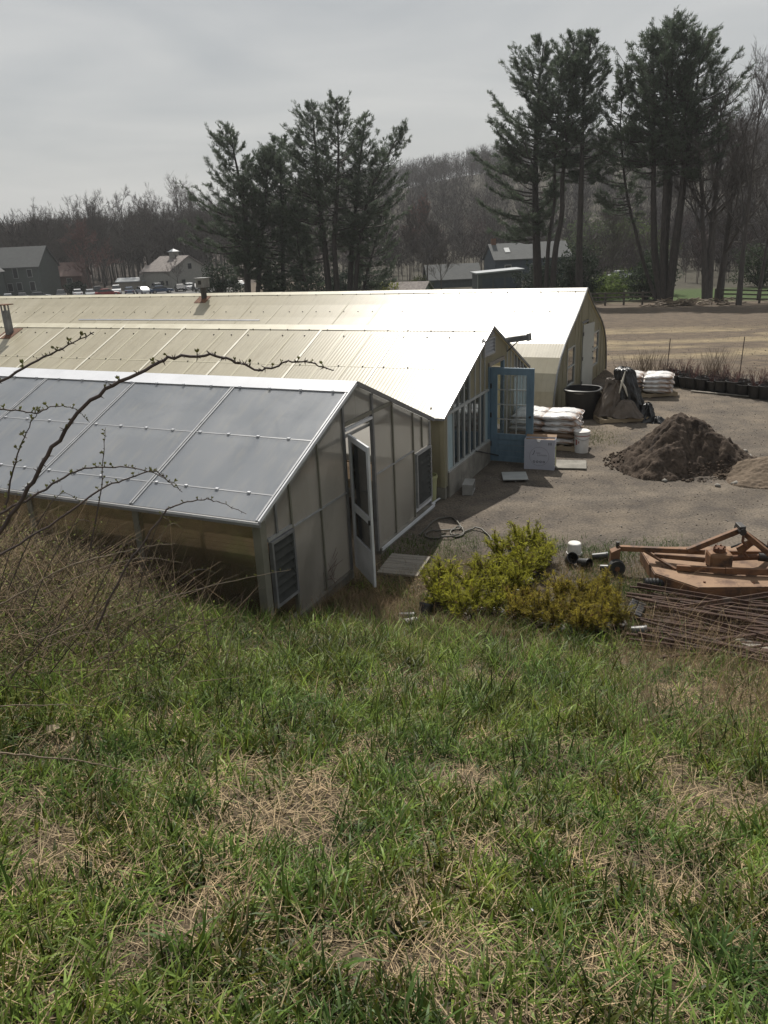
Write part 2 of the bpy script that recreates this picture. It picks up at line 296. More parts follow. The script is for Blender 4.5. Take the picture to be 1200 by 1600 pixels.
class MB:
    def __init__(s): s.v = []; s.f = []
    def add(s, vs, fs):
        b = len(s.v); s.v += [tuple(p) for p in vs]; s.f += [tuple(i + b for i in f) for f in fs]; return s
    def box(s, x0, x1, y0, y1, z0, z1):
        return s.add([(x0, y0, z0), (x1, y0, z0), (x1, y1, z0), (x0, y1, z0), (x0, y0, z1), (x1, y0, z1), (x1, y1, z1), (x0, y1, z1)],
                     [(3, 2, 1, 0), (4, 5, 6, 7), (0, 1, 5, 4), (1, 2, 6, 5), (2, 3, 7, 6), (3, 0, 4, 7)])
    def prism(s, poly, vec):
        n = len(poly); vec = Vector(vec); P = [Vector(p) for p in poly]; Q = [p + vec for p in P]
        nrm = Vector((0, 0, 0))
        for i in range(n): nrm += P[i].cross(P[(i + 1) % n])
        if nrm.dot(vec) > 0: P, Q = P[::-1], Q[::-1]
        fs = [tuple(range(n)), tuple(range(2 * n - 1, n - 1, -1))]
        fs += [(i, i + n, (i + 1) % n + n, (i + 1) % n) for i in range(n)]
        return s.add(P + Q, fs)
    def beam(s, p, q, w, h, up=(0, 0, 1)):
        p = Vector(p); q = Vector(q); d = (q - p).normalized(); upv = Vector(up)
        if abs(d.dot(upv)) > .98: upv = Vector((1, 0, 0))
        a = d.cross(upv).normalized() * (w / 2); b = a.cross(d).normalized() * (h / 2)
        return s.add([p - a - b, p + a - b, p + a + b, p - a + b, q - a - b, q + a - b, q + a + b, q - a + b],
                     [(3, 2, 1, 0), (4, 5, 6, 7), (0, 1, 5, 4), (1, 2, 6, 5), (2, 3, 7, 6), (3, 0, 4, 7)])
    def tube(s, pts, rad, n=7, cap=True):
        pts = [Vector(p) for p in pts]; m = len(pts)
        if not hasattr(rad, '__len__'): rad = [rad] * m
        b0 = len(s.v); ref = None
        for i, p in enumerate(pts):
            d = (pts[min(i + 1, m - 1)] - pts[max(i - 1, 0)]).normalized()
            if ref is None: ref = d.orthogonal().normalized()
            ref = (ref - d * ref.dot(d)); ref = ref.normalized() if ref.length > 1e-5 else d.orthogonal().normalized()
            e = d.cross(ref)
            for k in range(n):
                a = 2 * PI * k / n; s.v.append(tuple(p + (ref * math.cos(a) + e * math.sin(a)) * rad[i]))
        for i in range(m - 1):
            for k in range(n):
                a = b0 + i * n + k; b = b0 + i * n + (k + 1) % n; s.f.append((a, b, b + n, a + n))
        if cap:
            s.f.append(tuple(b0 + k for k in range(n - 1, -1, -1))); s.f.append(tuple(b0 + (m - 1) * n + k for k in range(n)))
        return s
    def lathe(s, prof, n=20, c=(0, 0, 0), sq=None):
        b0 = len(s.v); m = len(prof)
        for r, z in prof:
            for k in range(n):
                a = 2 * PI * k / n; f = 1.
                if sq: f = 1 / (abs(math.cos(a)) ** sq + abs(math.sin(a)) ** sq) ** (1 / sq)
                s.v.append((c[0] + r * f * math.cos(a), c[1] + r * f * math.sin(a), c[2] + z))
        for i in range(m - 1):
            for k in range(n):
                a = b0 + i * n + k; b = b0 + i * n + (k + 1) % n; s.f.append((a, b, b + n, a + n))
        s.f.append(tuple(b0 + k for k in range(n - 1, -1, -1))); s.f.append(tuple(b0 + (m - 1) * n + k for k in range(n)))
        return s
    def mesh(s, name, off=(0, 0, 0), smooth=None):
        me = bpy.data.meshes.new(name)
        me.from_pydata([(a - off[0], b - off[1], c - off[2]) for a, b, c in s.v], [], s.f)
        if smooth is not None:
            me.shade_smooth(); me.set_sharp_from_angle(angle=smooth)
        me.update(); return me
    def build(s, name, mat, parent=None, off=(0, 0, 0), smooth=None, bevel=0., kind=None):
        o = link_mesh(name, s.mesh(name, off, smooth), mat, parent)
        if bevel:
            b = o.modifiers.new('bevel', 'BEVEL'); b.width = bevel; b.segments = 2; b.limit_method = 'ANGLE'
        if kind: o['kind'] = kind
        return o

def npmesh(name, V, F, mat, tone=None, parent=None, smooth=False):
    V = np.asarray(V, np.float32); F = np.asarray(F, np.int32); k = F.shape[1]; m = len(F)
    me = bpy.data.meshes.new(name); me.vertices.add(len(V)); me.vertices.foreach_set('co', V.ravel())
    me.loops.add(m * k); me.loops.foreach_set('vertex_index', F.ravel())
    me.polygons.add(m); me.polygons.foreach_set('loop_start', np.arange(0, m * k, k, dtype=np.int32))
    if smooth: me.polygons.foreach_set('use_smooth', np.ones(m, bool))
    if tone is not None:
        a = me.color_attributes.new('tone', 'FLOAT_COLOR', 'POINT'); t = np.ones((len(V), 4), np.float32); t[:, :3] = tone; a.data.foreach_set('color', t.ravel())
    me.update(calc_edges=True); me.validate()
    return link_mesh(name, me, mat, parent) if mat else me

def blades(rng, P, length, width, lean, tone, segs=3, curl=.6, az=None):
    """curved strips rooted at P; returns V, F(tris), tone"""
    n = len(P); az = rng.uniform(0, 2 * PI, n) if az is None else az
    d = np.stack([np.cos(az), np.sin(az), np.zeros(n)], 1); side = np.stack([-np.sin(az), np.cos(az), np.zeros(n)], 1)
    tw = rng.uniform(-.9, .9, n)[:, None]; side = side * np.cos(tw) + d * np.sin(tw)
    cu = curl * rng.uniform(.2, 1.6, n)
    rows = []; pos = P.copy(); ang = lean.copy()
    for i in range(segs + 1):
        wf = (1 - (i / segs) ** 2.2) * .5
        rows.append(pos - side * (width * wf)[:, None])
        if i < segs: rows.append(pos + side * (width * wf)[:, None])
        st = (length / segs)[:, None]
        pos = pos + (d * np.sin(ang)[:, None] + np.array([0, 0, 1.]) * np.cos(ang)[:, None]) * st
        ang = ang + cu / segs
    V = np.stack(rows, 1); nv = V.shape[1]; F = []
    for i in range(segs - 1):
        a = 2 * i; F += [(a, a + 1, a + 3), (a, a + 3, a + 2)]
    a = 2 * (segs - 1); F.append((a, a + 1, a + 2))
    F = np.array(F)[None] + (np.arange(n) * nv)[:, None, None]
    T = np.repeat(tone[:, None, :], nv, 1)
    return V.reshape(-1, 3), F.reshape(-1, 3), T.reshape(-1, 3)
def cat_mesh(parts):
    V = []; F = []; T = []; b = 0
    for v, f, t in parts:
        V.append(v); F.append(f + b); T.append(t); b += len(v)
    return np.concatenate(V), np.concatenate(F), np.concatenate(T)
def seg_tubes(P, Q, R0, R1, n=4):
    P = np.asarray(P); Q = np.asarray(Q); R0 = np.asarray(R0); R1 = np.asarray(R1); m = len(P)
    d = Q - P; d = d / (np.linalg.norm(d, axis=1, keepdims=True) + 1e-9)
    a = np.where(np.abs(d[:, 2:3]) > .9, np.array([[1., 0, 0]]), np.array([[0, 0, 1.]]))
    e1 = np.cross(d, a); e1 /= np.linalg.norm(e1, axis=1, keepdims=True) + 1e-9; e2 = np.cross(d, e1)
    V = np.zeros((m, 2 * n, 3))
    for k in range(n):
        c = math.cos(2 * PI * k / n) * e1 + math.sin(2 * PI * k / n) * e2
        V[:, k] = P + c * R0[:, None]; V[:, n + k] = Q + c * R1[:, None]
    F = []
    for k in range(n):
        k2 = (k + 1) % n; F += [(k, k2, n + k2), (k, n + k2, n + k)]
    F = np.array(F)[None] + (np.arange(m) * 2 * n)[:, None, None]
    return V.reshape(-1, 3), F.reshape(-1, 3)
def slivers(rng, C, Dr, length, width):
    """one thin triangle for each centre/direction"""
    n = len(C); a = rng.normal(size=(n, 3)); s = np.cross(Dr, a); s /= np.linalg.norm(s, axis=1, keepdims=True) + 1e-9
    V = np.stack([C - s * width[:, None] * .5, C + s * width[:, None] * .5, C + Dr * length[:, None]], 1)
    return V.reshape(-1, 3), np.arange(3 * n).reshape(-1, 3)

# ------------------------------------------------------------------ the land
def lawn_mask(x, y):
    D = np.hypot(x, y); az = np.degrees(np.arctan2(x, y))
    return sstep(86, 90, D) * sstep(122, 112, D + 14 * fbm(x * .05, y * .05, 66))
def build_ground():
    def axis(lo, hi, parts):
        a = []
        for p, q, st in parts: a += list(np.arange(p, q, st))
        return np.array(sorted(set([lo, hi] + [round(v, 3) for v in a])))
    xs = axis(-900, 900, [(-900, -200, 30), (-200, -60, 7), (-60, -24, 2), (-24, -9, .6), (-9, 12, .18), (12, 30, .5), (30, 60, 1.6), (60, 200, 7), (200, 900, 30)])
    ys = axis(-60, 900, [(-60, -4, 5), (-4, -.5, .5), (-.5, 16, .18), (16, 30, .35), (30, 60, .8), (60, 110, 1.3), (110, 200, 3.5), (200, 560, 12), (560, 900, 40)])
    X, Y = np.meshgrid(xs, ys); x = X.ravel(); y = Y.ravel(); z = tz(x, y)
    V = np.stack([x, y, z], 1); nx = len(xs); ny = len(ys)
    i = np.arange(nx - 1)[None] + (np.arange(ny - 1) * nx)[:, None]
    F = np.stack([i, i + 1, i + 1 + nx, i + nx], -1).reshape(-1, 4)
    D = np.hypot(x, y)
    thatch = np.array([.060, .046, .029]); gravel = np.array([.115, .098, .081]); field = np.array([.108, .085, .064]); strawc = np.array([.235, .19, .12])
    lawn = np.array([.05, .078, .024]); floor = np.array([.072, .060, .052]); dirt = np.array([.10, .078, .055]); lot = np.array([.12, .12, .12])
    C = np.tile(gravel, (len(x), 1)); wob = (fbm(x * .8, y * .8, 21) - .5)
    def mixin(c, m):
        nonlocal C
        m = np.clip(m, 0, 1)[:, None]; C = C * (1 - m) + c * m
    mixin(np.array([.155, .128, .10]), sstep(.45, .65, fbm(x * .35, y * .5, 31)) * .6)
    mixin(np.array([.090, .076, .064]), sstep(.5, .66, fbm(x * .22 + 9, y * .5, 33)) * .6)
    for cx_, cy_, rr_ in ((16., 2., 12.2), (16., 2., 13.9), (2., 30., 15.6), (2., 30., 17.2)):
        q_ = np.hypot(x - cx_, y - cy_) - rr_; mixin(np.array([.155, .132, .108]), np.exp(-(q_ / .24) ** 2) * .55 * (y < 26))
        mixin(np.array([.085, .072, .060]), np.exp(-((q_ - .42) / .16) ** 2) * .4 * (y < 26))
    s = .94 * y + .35 * x
    mixin(thatch, sstep(10.6, 9.2, s + 2.4 * wob))                       # the slope and its foot
    mixin(dirt, sstep(.55, .68, fbm(x * 1.6, y * 1.6, 41)) * sstep(10, 9, s) * .7)
    fy = sstep(24.2, 26.4, y + x * .12 + 2.5 * wob) * (x > 4)
    fy = np.maximum(fy, sstep(28, 30, D))
    mixin(field, fy)
    st = np.maximum(sstep(.46, .54, fbm(x * .09 + 2.3, y * .45, 51)) * sstep(28, 30, y) * sstep(38, 35, y), sstep(.5, .58, fbm(x * .12 + 7.3, y * .5, 58)) * sstep(30, 32, y) * sstep(47, 43, y))
    st = st * .8
    mixin(strawc, st * fy)
    mixin(np.array([.10, .078, .058]), sstep(.52, .66, fbm(x * .09, y * .22, 57)) * fy * sstep(38, 42, y) * .7)
    mixin(lawn, lawn_mask(x, y) * sstep(.30, .42, fbm(x * .07, y * .07, 61) + .1))
    az = np.degrees(np.arctan2(x, y))
    mixin(lot, sstep(148, 152, D) * sstep(186, 180, D) * sstep(-8, -11, az))
    mixin(floor, sstep(182, 190, D)); mixin(np.array([.055, .05, .038]), sstep(104, 112, D) * (az > -3))
    o = npmesh('ground', V, F, 'ground', tone=C, smooth=True); tag(o, kind='structure')
build_ground()

# ------------------------------------------------------------------ greenhouses
def slope_panel(xa, xb, a, b, t, cols=1, amp=0.0, pitch=.076):
    """roof panel between x=xa..xb running from (y,z)=a (low) to b (high), optionally corrugated"""
    m = MB(); d = Vector((0, b[0] - a[0], b[1] - a[1])).normalized(); nrm = Vector((0, -d.z, d.y))
    if nrm.z < 0: nrm = -nrm
    if amp == 0:
        m.prism([(xa, a[0], a[1]), (xb, a[0], a[1]), (xb, b[0], b[1]), (xa, b[0], b[1])], nrm * t); return m
    return curve_panel(xa, xb, [a, b], t, amp, pitch)
def curve_panel(xa, xb, prof, t, amp=.0025, pitch=.076, step=.019):
    m = MB(); n = max(2, int(round((xb - xa) / step)) + 1) if amp else 2
    xs = np.linspace(xa, xb, n); k = len(prof); V = []
    nr = []
    for i in range(k):
        p = prof[max(i - 1, 0)]; q = prof[min(i + 1, k - 1)]; d = Vector((0, q[0] - p[0], q[1] - p[1])).normalized(); v = Vector((0, -d.z, d.y))
        c = Vector((0, 0, 1)) if abs(v.z) > .05 else Vector((0, -1 if prof[0][0] < prof[-1][0] else 1, 0))
        nr.append(-v if v.dot(c) < 0 else v)
    for lay in (0, 1):
        for i in range(k):
            for x in xs:
                h = (t if lay else 0) + amp * math.sin(2 * PI * x / pitch)
                V.append((x, prof[i][0] + nr[i].y * h, prof[i][1] + nr[i].z * h))
    F = []; o = k * n
    for i in range(k - 1):
        for j in range(n - 1):
            a = i * n + j
            F += [(o + a, o + a + 1, o + a + n + 1, o + a + n), (a + n, a + n + 1, a + 1, a)]
    for i in range(k - 1):
        F += [(i * n, o + i * n, o + (i + 1) * n, (i + 1) * n), (i * n + n - 1, (i + 2) * n - 1, o + (i + 2) * n - 1, o + i * n + n - 1)]
    for j in range(n - 1):
        F += [(j, j + 1, o + j + 1, o + j), ((k - 1) * n + j, o + (k - 1) * n + j, o + (k - 1) * n + j + 1, (k - 1) * n + j + 1)]
    if prof[0][0] > prof[-1][0]: F = [f[::-1] for f in F]
    return m.add(V, F)
def gable_poly(y0, y1, z0, roof):
    """vertical panel between y0..y1 from z0 up to the roof line roof(y)"""
    ys = [y0] + [k for k in roof.knots if y0 < k < y1] + [y1]
    return [(y0, z0), (y1, z0)] + [(y, roof(y)) for y in reversed(ys)]
class Roof:
    def __init__(s, prof): s.p = sorted(prof); s.knots = [a for a, b in s.p]
    def __call__(s, y): return float(np.interp(y, [a for a, b in s.p], [b for a, b in s.p]))
def gpanel(x, poly, t): return MB().prism([(x, y, z) for y, z in poly], (t, 0, 0))

def louvre(parent_o, x, y0, y1, z0, z1, n, off, mat, name='vent', fmat='alu'):
    fr = MB(); w_ = .035
    fr.box(x, x + .05, y0, y0 + w_, z0, z1).box(x, x + .05, y1 - w_, y1, z0, z1).box(x, x + .05, y0 + w_, y1 - w_, z0, z0 + w_).box(x, x + .05, y0 + w_, y1 - w_, z1 - w_, z1)
    f = fr.build(name, fmat, parent_o, off)
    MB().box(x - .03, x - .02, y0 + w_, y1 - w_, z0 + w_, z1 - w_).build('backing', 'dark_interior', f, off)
    h = (z1 - z0 - 2 * w_) / n
    for i in range(n):
        zc = z0 + w_ + h * (i + .5)
        MB().prism([(x - .01, y0 + w_, zc + h * .52), (x + .04, y0 + w_, zc - h * .50), (x + .044, y0 + w_, zc - h * .46), (x - .006, y0 + w_, zc + h * .56)], (0, y1 - y0 - 2 * w_, 0)).build('slat', mat, f, off)
    return f

# ---- nearest greenhouse: grey twin-wall roof
def near_house():
    xg, xe = -4.83, -15.8; y0, yr, y1 = 6.75, 9.22, 11.88; ze, zr = 1.60, 2.68
    off = (xg, 9.3, 0)
    g = thing('greenhouse', 'nearest greenhouse with blue-grey panelled roof and open white storm door', 'greenhouse', W(*off), GROT)
    roof = Roof([(y0, ze - .02), (yr, zr - .02), (y1, ze - .02)])
    B = 1.83; t = .016
    sl = lambda y: ze + (zr - ze) * (y - y0) / (yr - y0)
    for i in range(6):
        xb = xg - B * i + (.03 if i == 0 else -.012); xa = xg - B * (i + 1) + .012
        slope_panel(xa, xb, (y0 - .06, sl(y0 - .06)), (yr, zr), t).build('roof_panel', 'roof_grey', g, off)
        slope_panel(xa, xb, (y1 + .06, ze - .02), (yr + .002, zr), t).build('roof_panel', 'roof_grey', g, off)
        # double batten on the seam
        xs_ = xa - .012
        if i < 5:
            for dx in (-.02, .02):
                slope_panel(xs_ + dx - .012, xs_ + dx + .012, (y0 - .05, sl(y0 - .05) + t + .002), (yr - .03, sl(yr - .03) + t + .002), .012).build('batten', 'alu', g, off)
    # edge trim on the gable, both slopes
    slope_panel(xg + .030, xg + .050, (y0 - .07, sl(y0 - .07) - .01), (yr, zr - .01), .045).build('edge_trim', 'white_metal', g, off)
    slope_panel(xg - .015, xg + .008, (y0 - .065, sl(y0 - .065) + t + .003), (yr, zr + t + .003), .010).build('edge_trim', 'alu', g, off)
    slope_panel(xg + .025, xg + .055, (y1 + .07, ze - .05), (yr + .004, zr - .03), .06).build('edge_trim', 'alu_dark', g, off)
    # purlin strips with clips
    cl = MB()
    for yy in (8.03, 7.08):
        z = sl(yy) + t + .0015
        slope_panel(xg - 11, xg - .02, (yy - .008, sl(yy - .008) + t + .0015), (yy + .008, sl(yy + .008) + t + .0015), .004).build('purlin_strip', 'alu', g, off)
        for k in range(24):
            x = xg - .35 - .46 * k; cl.box(x - .02, x + .02, yy - .018, yy + .018, z, z + .016)
    cl.build('clip', 'white_metal', g, off, kind='stuff')
    # ridge cap
    slope_panel(xe, xg + .05, (yr - .235, sl(yr - .235) + t + .014), (yr, zr + t + .014), .006).build('ridge_cap', 'cap_white', g, off)
    slope_panel(xe, xg + .05, (yr + .235, sl(yr - .235) + t + .014), (yr + .001, zr + t + .014), .006).build('ridge_cap', 'cap_white', g, off)
    sc = MB()
    for k in range(22):
        x = xg - .2 - .5 * k; z = sl(yr - .235) + t + .01; sc.box(x - .015, x + .015, yr - .262, yr - .232, z, z + .022)
    sc.build('clip', 'white_metal', g, off, kind='stuff')
    # eave rail and gutter lip
    MB().box(xe, xg + .06, y0 - .10, y0 - .065, sl(y0 - .07) - .045, sl(y0 - .07) + .012).build('eave_rail', 'alu_dark', g, off)
    MB().box(xe, xg + .055, y0 - .104, y0 - .0995, sl(y0 - .07) - .012, sl(y0 - .07) + .006).build('gutter_lip', 'white_metal', g, off)
    MB().box(xe, xg, y1 - .03, y1 + .03, ze - .10, ze - .03).build('eave_rail', 'alu_dark', g, off)
    # long wall facing the bank
    for i in range(6):
        xb = xg - B * i - .05; xa = xg - B * (i + 1) + .05
        MB().box(xa, xb, y0 - .01, y0, .05, ze - .07).build('wall_panel', 'side_film', g, off)
        for px_ in ((xa - .05),):
            MB().box(px_ - .045, px_ + .045, y0 - .02, y0 + .05, 0, ze - .07).build('post', 'olive_post', g, off)
        MB().box(xa + .88, xa + .92, y0 + .02, y0 + .052, 0, ze - .07).build('stud', 'pallet_wood', g, off)
    MB().box(xg - .10, xg + .012, y0 - .03, y0 + .09, 0, ze - .05).build('corner_post', 'olive_post', g, off, bevel=.006)
    MB().box(xg - 10.9, xg - .12, y0 + .055, y0 + .085, 1.31, 1.48).build('wall_rail', 'pallet_wood', g, off)
    MB().box(xe, xg, y1 - .01, y1, .05, ze - .08).build('wall_panel', 'poly_panel', g, off)
    MB().box(xe - .02, xe, y0, y1, 0, ze).build('end_wall', 'poly_panel', g, off)
    # gable panels
    dy0, dy1, dz = 8.86, 9.66, 2.10
    cuts = [(y0 + .1, 7.06, 1.27, None), (7.06, 7.38, 1.27, None), (7.38, 8.10, .12, None), (8.10, 8.80, .12, None), (dy0 - .06, yr, 2.17, None), (yr, dy1 + .05, 2.17, None),
            (9.72, 10.38, .12, None), (10.38, 11.15, .12, None), (11.15, y1 - .05, 1.18, None)]
    for a, b, z0_, z1_ in cuts:
        gpanel(xg - .012, gable_poly(a + .004, b - .004, z0_, roof), .010).build('gable_panel', 'poly_panel', g, off)
    def mull(y, za, zb, wd=.035, mat='alu', dx=.0): MB().box(xg - .03, xg + .018 + dx, y - wd / 2, y + wd / 2, za, zb).build('mullion', mat, g, off)
    mull(7.06, 1.27, roof(7.06) - .01, .03, 'alu_dark'); mull(7.39, .1, roof(7.39) - .01, .03, 'olive_post'); mull(8.10, .1, roof(8.1) - .01, .022, 'olive_post')
    mull(8.82, .05, roof(8.82) - .01, .04, 'alu_dark', .004); mull(9.70, .05, roof(9.70) - .01, .05, 'alu_dark', .004); mull(10.38, .1, roof(10.38) - .01, .03, 'olive_post')
    mull(11.15, .1, roof(11.15) - .01, .025, 'olive_post'); mull(11.52, 1.2, roof(11.52) - .01, .02, 'olive_post'); mull(y1 - .02, 0, roof(y1 - .02) - .01, .045, 'alu')
    def rail(ya, yb, z, h=.02, mat='alu', dx=0.): MB().box(xg - .028, xg + .022 + dx, ya, yb, z - h / 2, z + h / 2).build('rail', mat, g, off)
    rail(7.41, 8.79, 1.26); rail(9.73, 11.13, 1.24); rail(8.85, 10.36, 2.19, .05, 'olive_post'); rail(y0 + .1, 7.37, 1.29, .04, 'alu'); rail(11.17, y1 - .05, .20, .06, 'white_metal')
    rail(8.85, 9.67, 2.115, .035, 'white_metal', .006)
    # inner rafter seen along the back slope
    for xx in [xg - .06] + [xg - B * i for i in range(1, 6)]:
        for a, b in (((y0 + .05, ze - .10), (yr, zr - .10)), ((y1 - .05, ze - .10), (yr, zr - .10))):
            MB().beam((xx, a[0], a[1]), (xx, b[0], b[1]), .05, .10, up=(1, 0, 0)).build('rafter', 'alu', g, off)
        MB().beam((xx, 8.0, 2.0), (xx, 10.44, 2.0), .03, .04).build('tie_beam', 'alu', g, off)
    louvre(g, xg, y0 + .12, 7.37, .42, 1.26, 7, off, 'dark_louvre', fmat='alu_dark')
    louvre(g, xg, 11.19, y1 - .05, .24, 1.17, 9, off, 'dark_louvre')
    MB().box(xg - .06, xg + .05, y0 + .1, 8.80, -.05, .11).build('sill', 'concrete', g, off)
    MB().box(xg - .06, xg + .05, 9.72, y1, -.05, .085).build('sill', 'concrete', g, off)
    MB().box(xg + .052, xg + .07, 9.72, y1, .05, .10).build('base_strip', 'white_metal', g, off)
    # storm door, swung open
    hx, hy = xg + .04, 8.90; ex, ey = -4.27, 8.39
    dr = Vector((ex - hx, ey - hy, 0)); wd = .80; dr = dr.normalized(); nn = Vector((-dr.y, dr.x, 0)); z0, z1 = .14, 2.06
    def leaf(a, b, za, zb, t=.03, o=0.):
        p = Vector((hx, hy, 0)) + dr * a + nn * (o - t / 2)
        return MB().prism([(p.x, p.y, za), *[(p + dr * (b - a)).xy.to_tuple() + (za,)], (p + dr * (b - a)).xy.to_tuple() + (zb,), (p.x, p.y, zb)], nn * t)
    d = leaf(0, .075, z0, z1).build('door', 'white_metal', g, off)
    leaf(wd - .075, wd, z0, z1).build('stile', 'white_metal', d, off)
    for za, zb in ((z1 - .08, z1), (z0 + .86, z0 + .96), (z0 + .44, z0 + .48)): leaf(.075, wd - .075, za, zb, .028).build('cross_rail', 'white_metal', d, off)
    leaf(.075, wd - .075, z0, z0 + .44, .02).build('kick_panel', 'white_metal', d, off)
    leaf(.075, wd - .075, z0 + .48, z0 + .86, .004).build('pane', 'clear_glass', d, off)
    leaf(.075, wd - .075, z0 + .96, z1 - .08, .004).build('pane', 'clear_glass', d, off)
    leaf(wd - .07, wd - .03, z0 + .87, z0 + .93, .07).build('handle', 'dark_metal', d, off, bevel=.005)
    return g
near_house()

# the benches and goods inside it
def bench(x0, x1, y0, y1, z, label):
    off = ((x0 + x1) / 2, (y0 + y1) / 2, 0); b = thing('potting_bench', label, 'bench', W(*off), GROT)
    n = 7; wd = (y1 - y0) / n
    for i in range(n): MB().box(x0, x1, y0 + i * wd + .006, y0 + (i + 1) * wd - .006, z - .03, z).build('board', 'wood', b, off)
    MB().box(x0, x1, y0 - .03, y0 - .002, z - .13, z + .02).build('front_board', 'pallet_wood', b, off)
    MB().box(x0, x1, y1 + .002, y1 + .03, z - .15, z + .02).build('rear_board', 'wood', b, off)
    k = 0
    x = x0 + .1
    while x < x1:
        for yy in (y0 + .05, y1 - .1): MB().box(x, x + .07, yy, yy + .07, 0, z - .03).build('leg', 'wood', b, off)
        x += 1.8
    return b
bench(-15.2, -5.05, 6.98, 7.85, 1.0, 'brown wooden bench behind the clear long wall of the nearest greenhouse')
bench(-15.2, -5.3, 10.75, 11.7, .78, 'wooden bench along the far inner wall of the nearest greenhouse')
def shelf_unit():
    off = (-6.9, 9.75, 0); s = thing('shelf_rack', 'dark shelf rack standing inside the open greenhouse door', 'shelf', W(*off), GROT)
    for yy in (9.42, 10.08):
        for xx in (-7.1, -6.7): MB().box(xx - .02, xx + .02, yy - .02, yy + .02, 0, 2.0).build('post', 'dark_metal', s, off)
    for z in (.45, .95, 1.35): MB().box(-7.12, -6.68, 9.40, 10.10, z - .02, z).build('shelf', 'grey_wood', s, off)
    MB().box(-7.14, -6.66, 9.39, 10.11, 1.93, 2.0).build('top_rail', 'dark_metal', s, off)
    return s
shelf_unit()
o = MB().box(-.14, .14, -.2, .2, 0, .2).box(-.15, .15, -.21, .21, .2, .22).build('storage_crate', 'black_plastic', None, bevel=.01); o.location = W(-6.85, 9.66, .952); o.rotation_euler.z = GROT
tag(o, 'black crate on the shelf inside the open greenhouse door', 'crate')
MB().box(.1405, .143, -.1, .06, .08, .15).build('sticker', 'trim', o)
o = MB().lathe([(.05, 0), (.06, .03), (.06, .09), (.03, .12), (.03, .15)], 14).build('spray_bottle', 'bucket_white', None, smooth=.6); o.location = W(-6.80, 9.98, .951); tag(o, 'white bottle beside the black crate inside the open greenhouse', 'bottle')

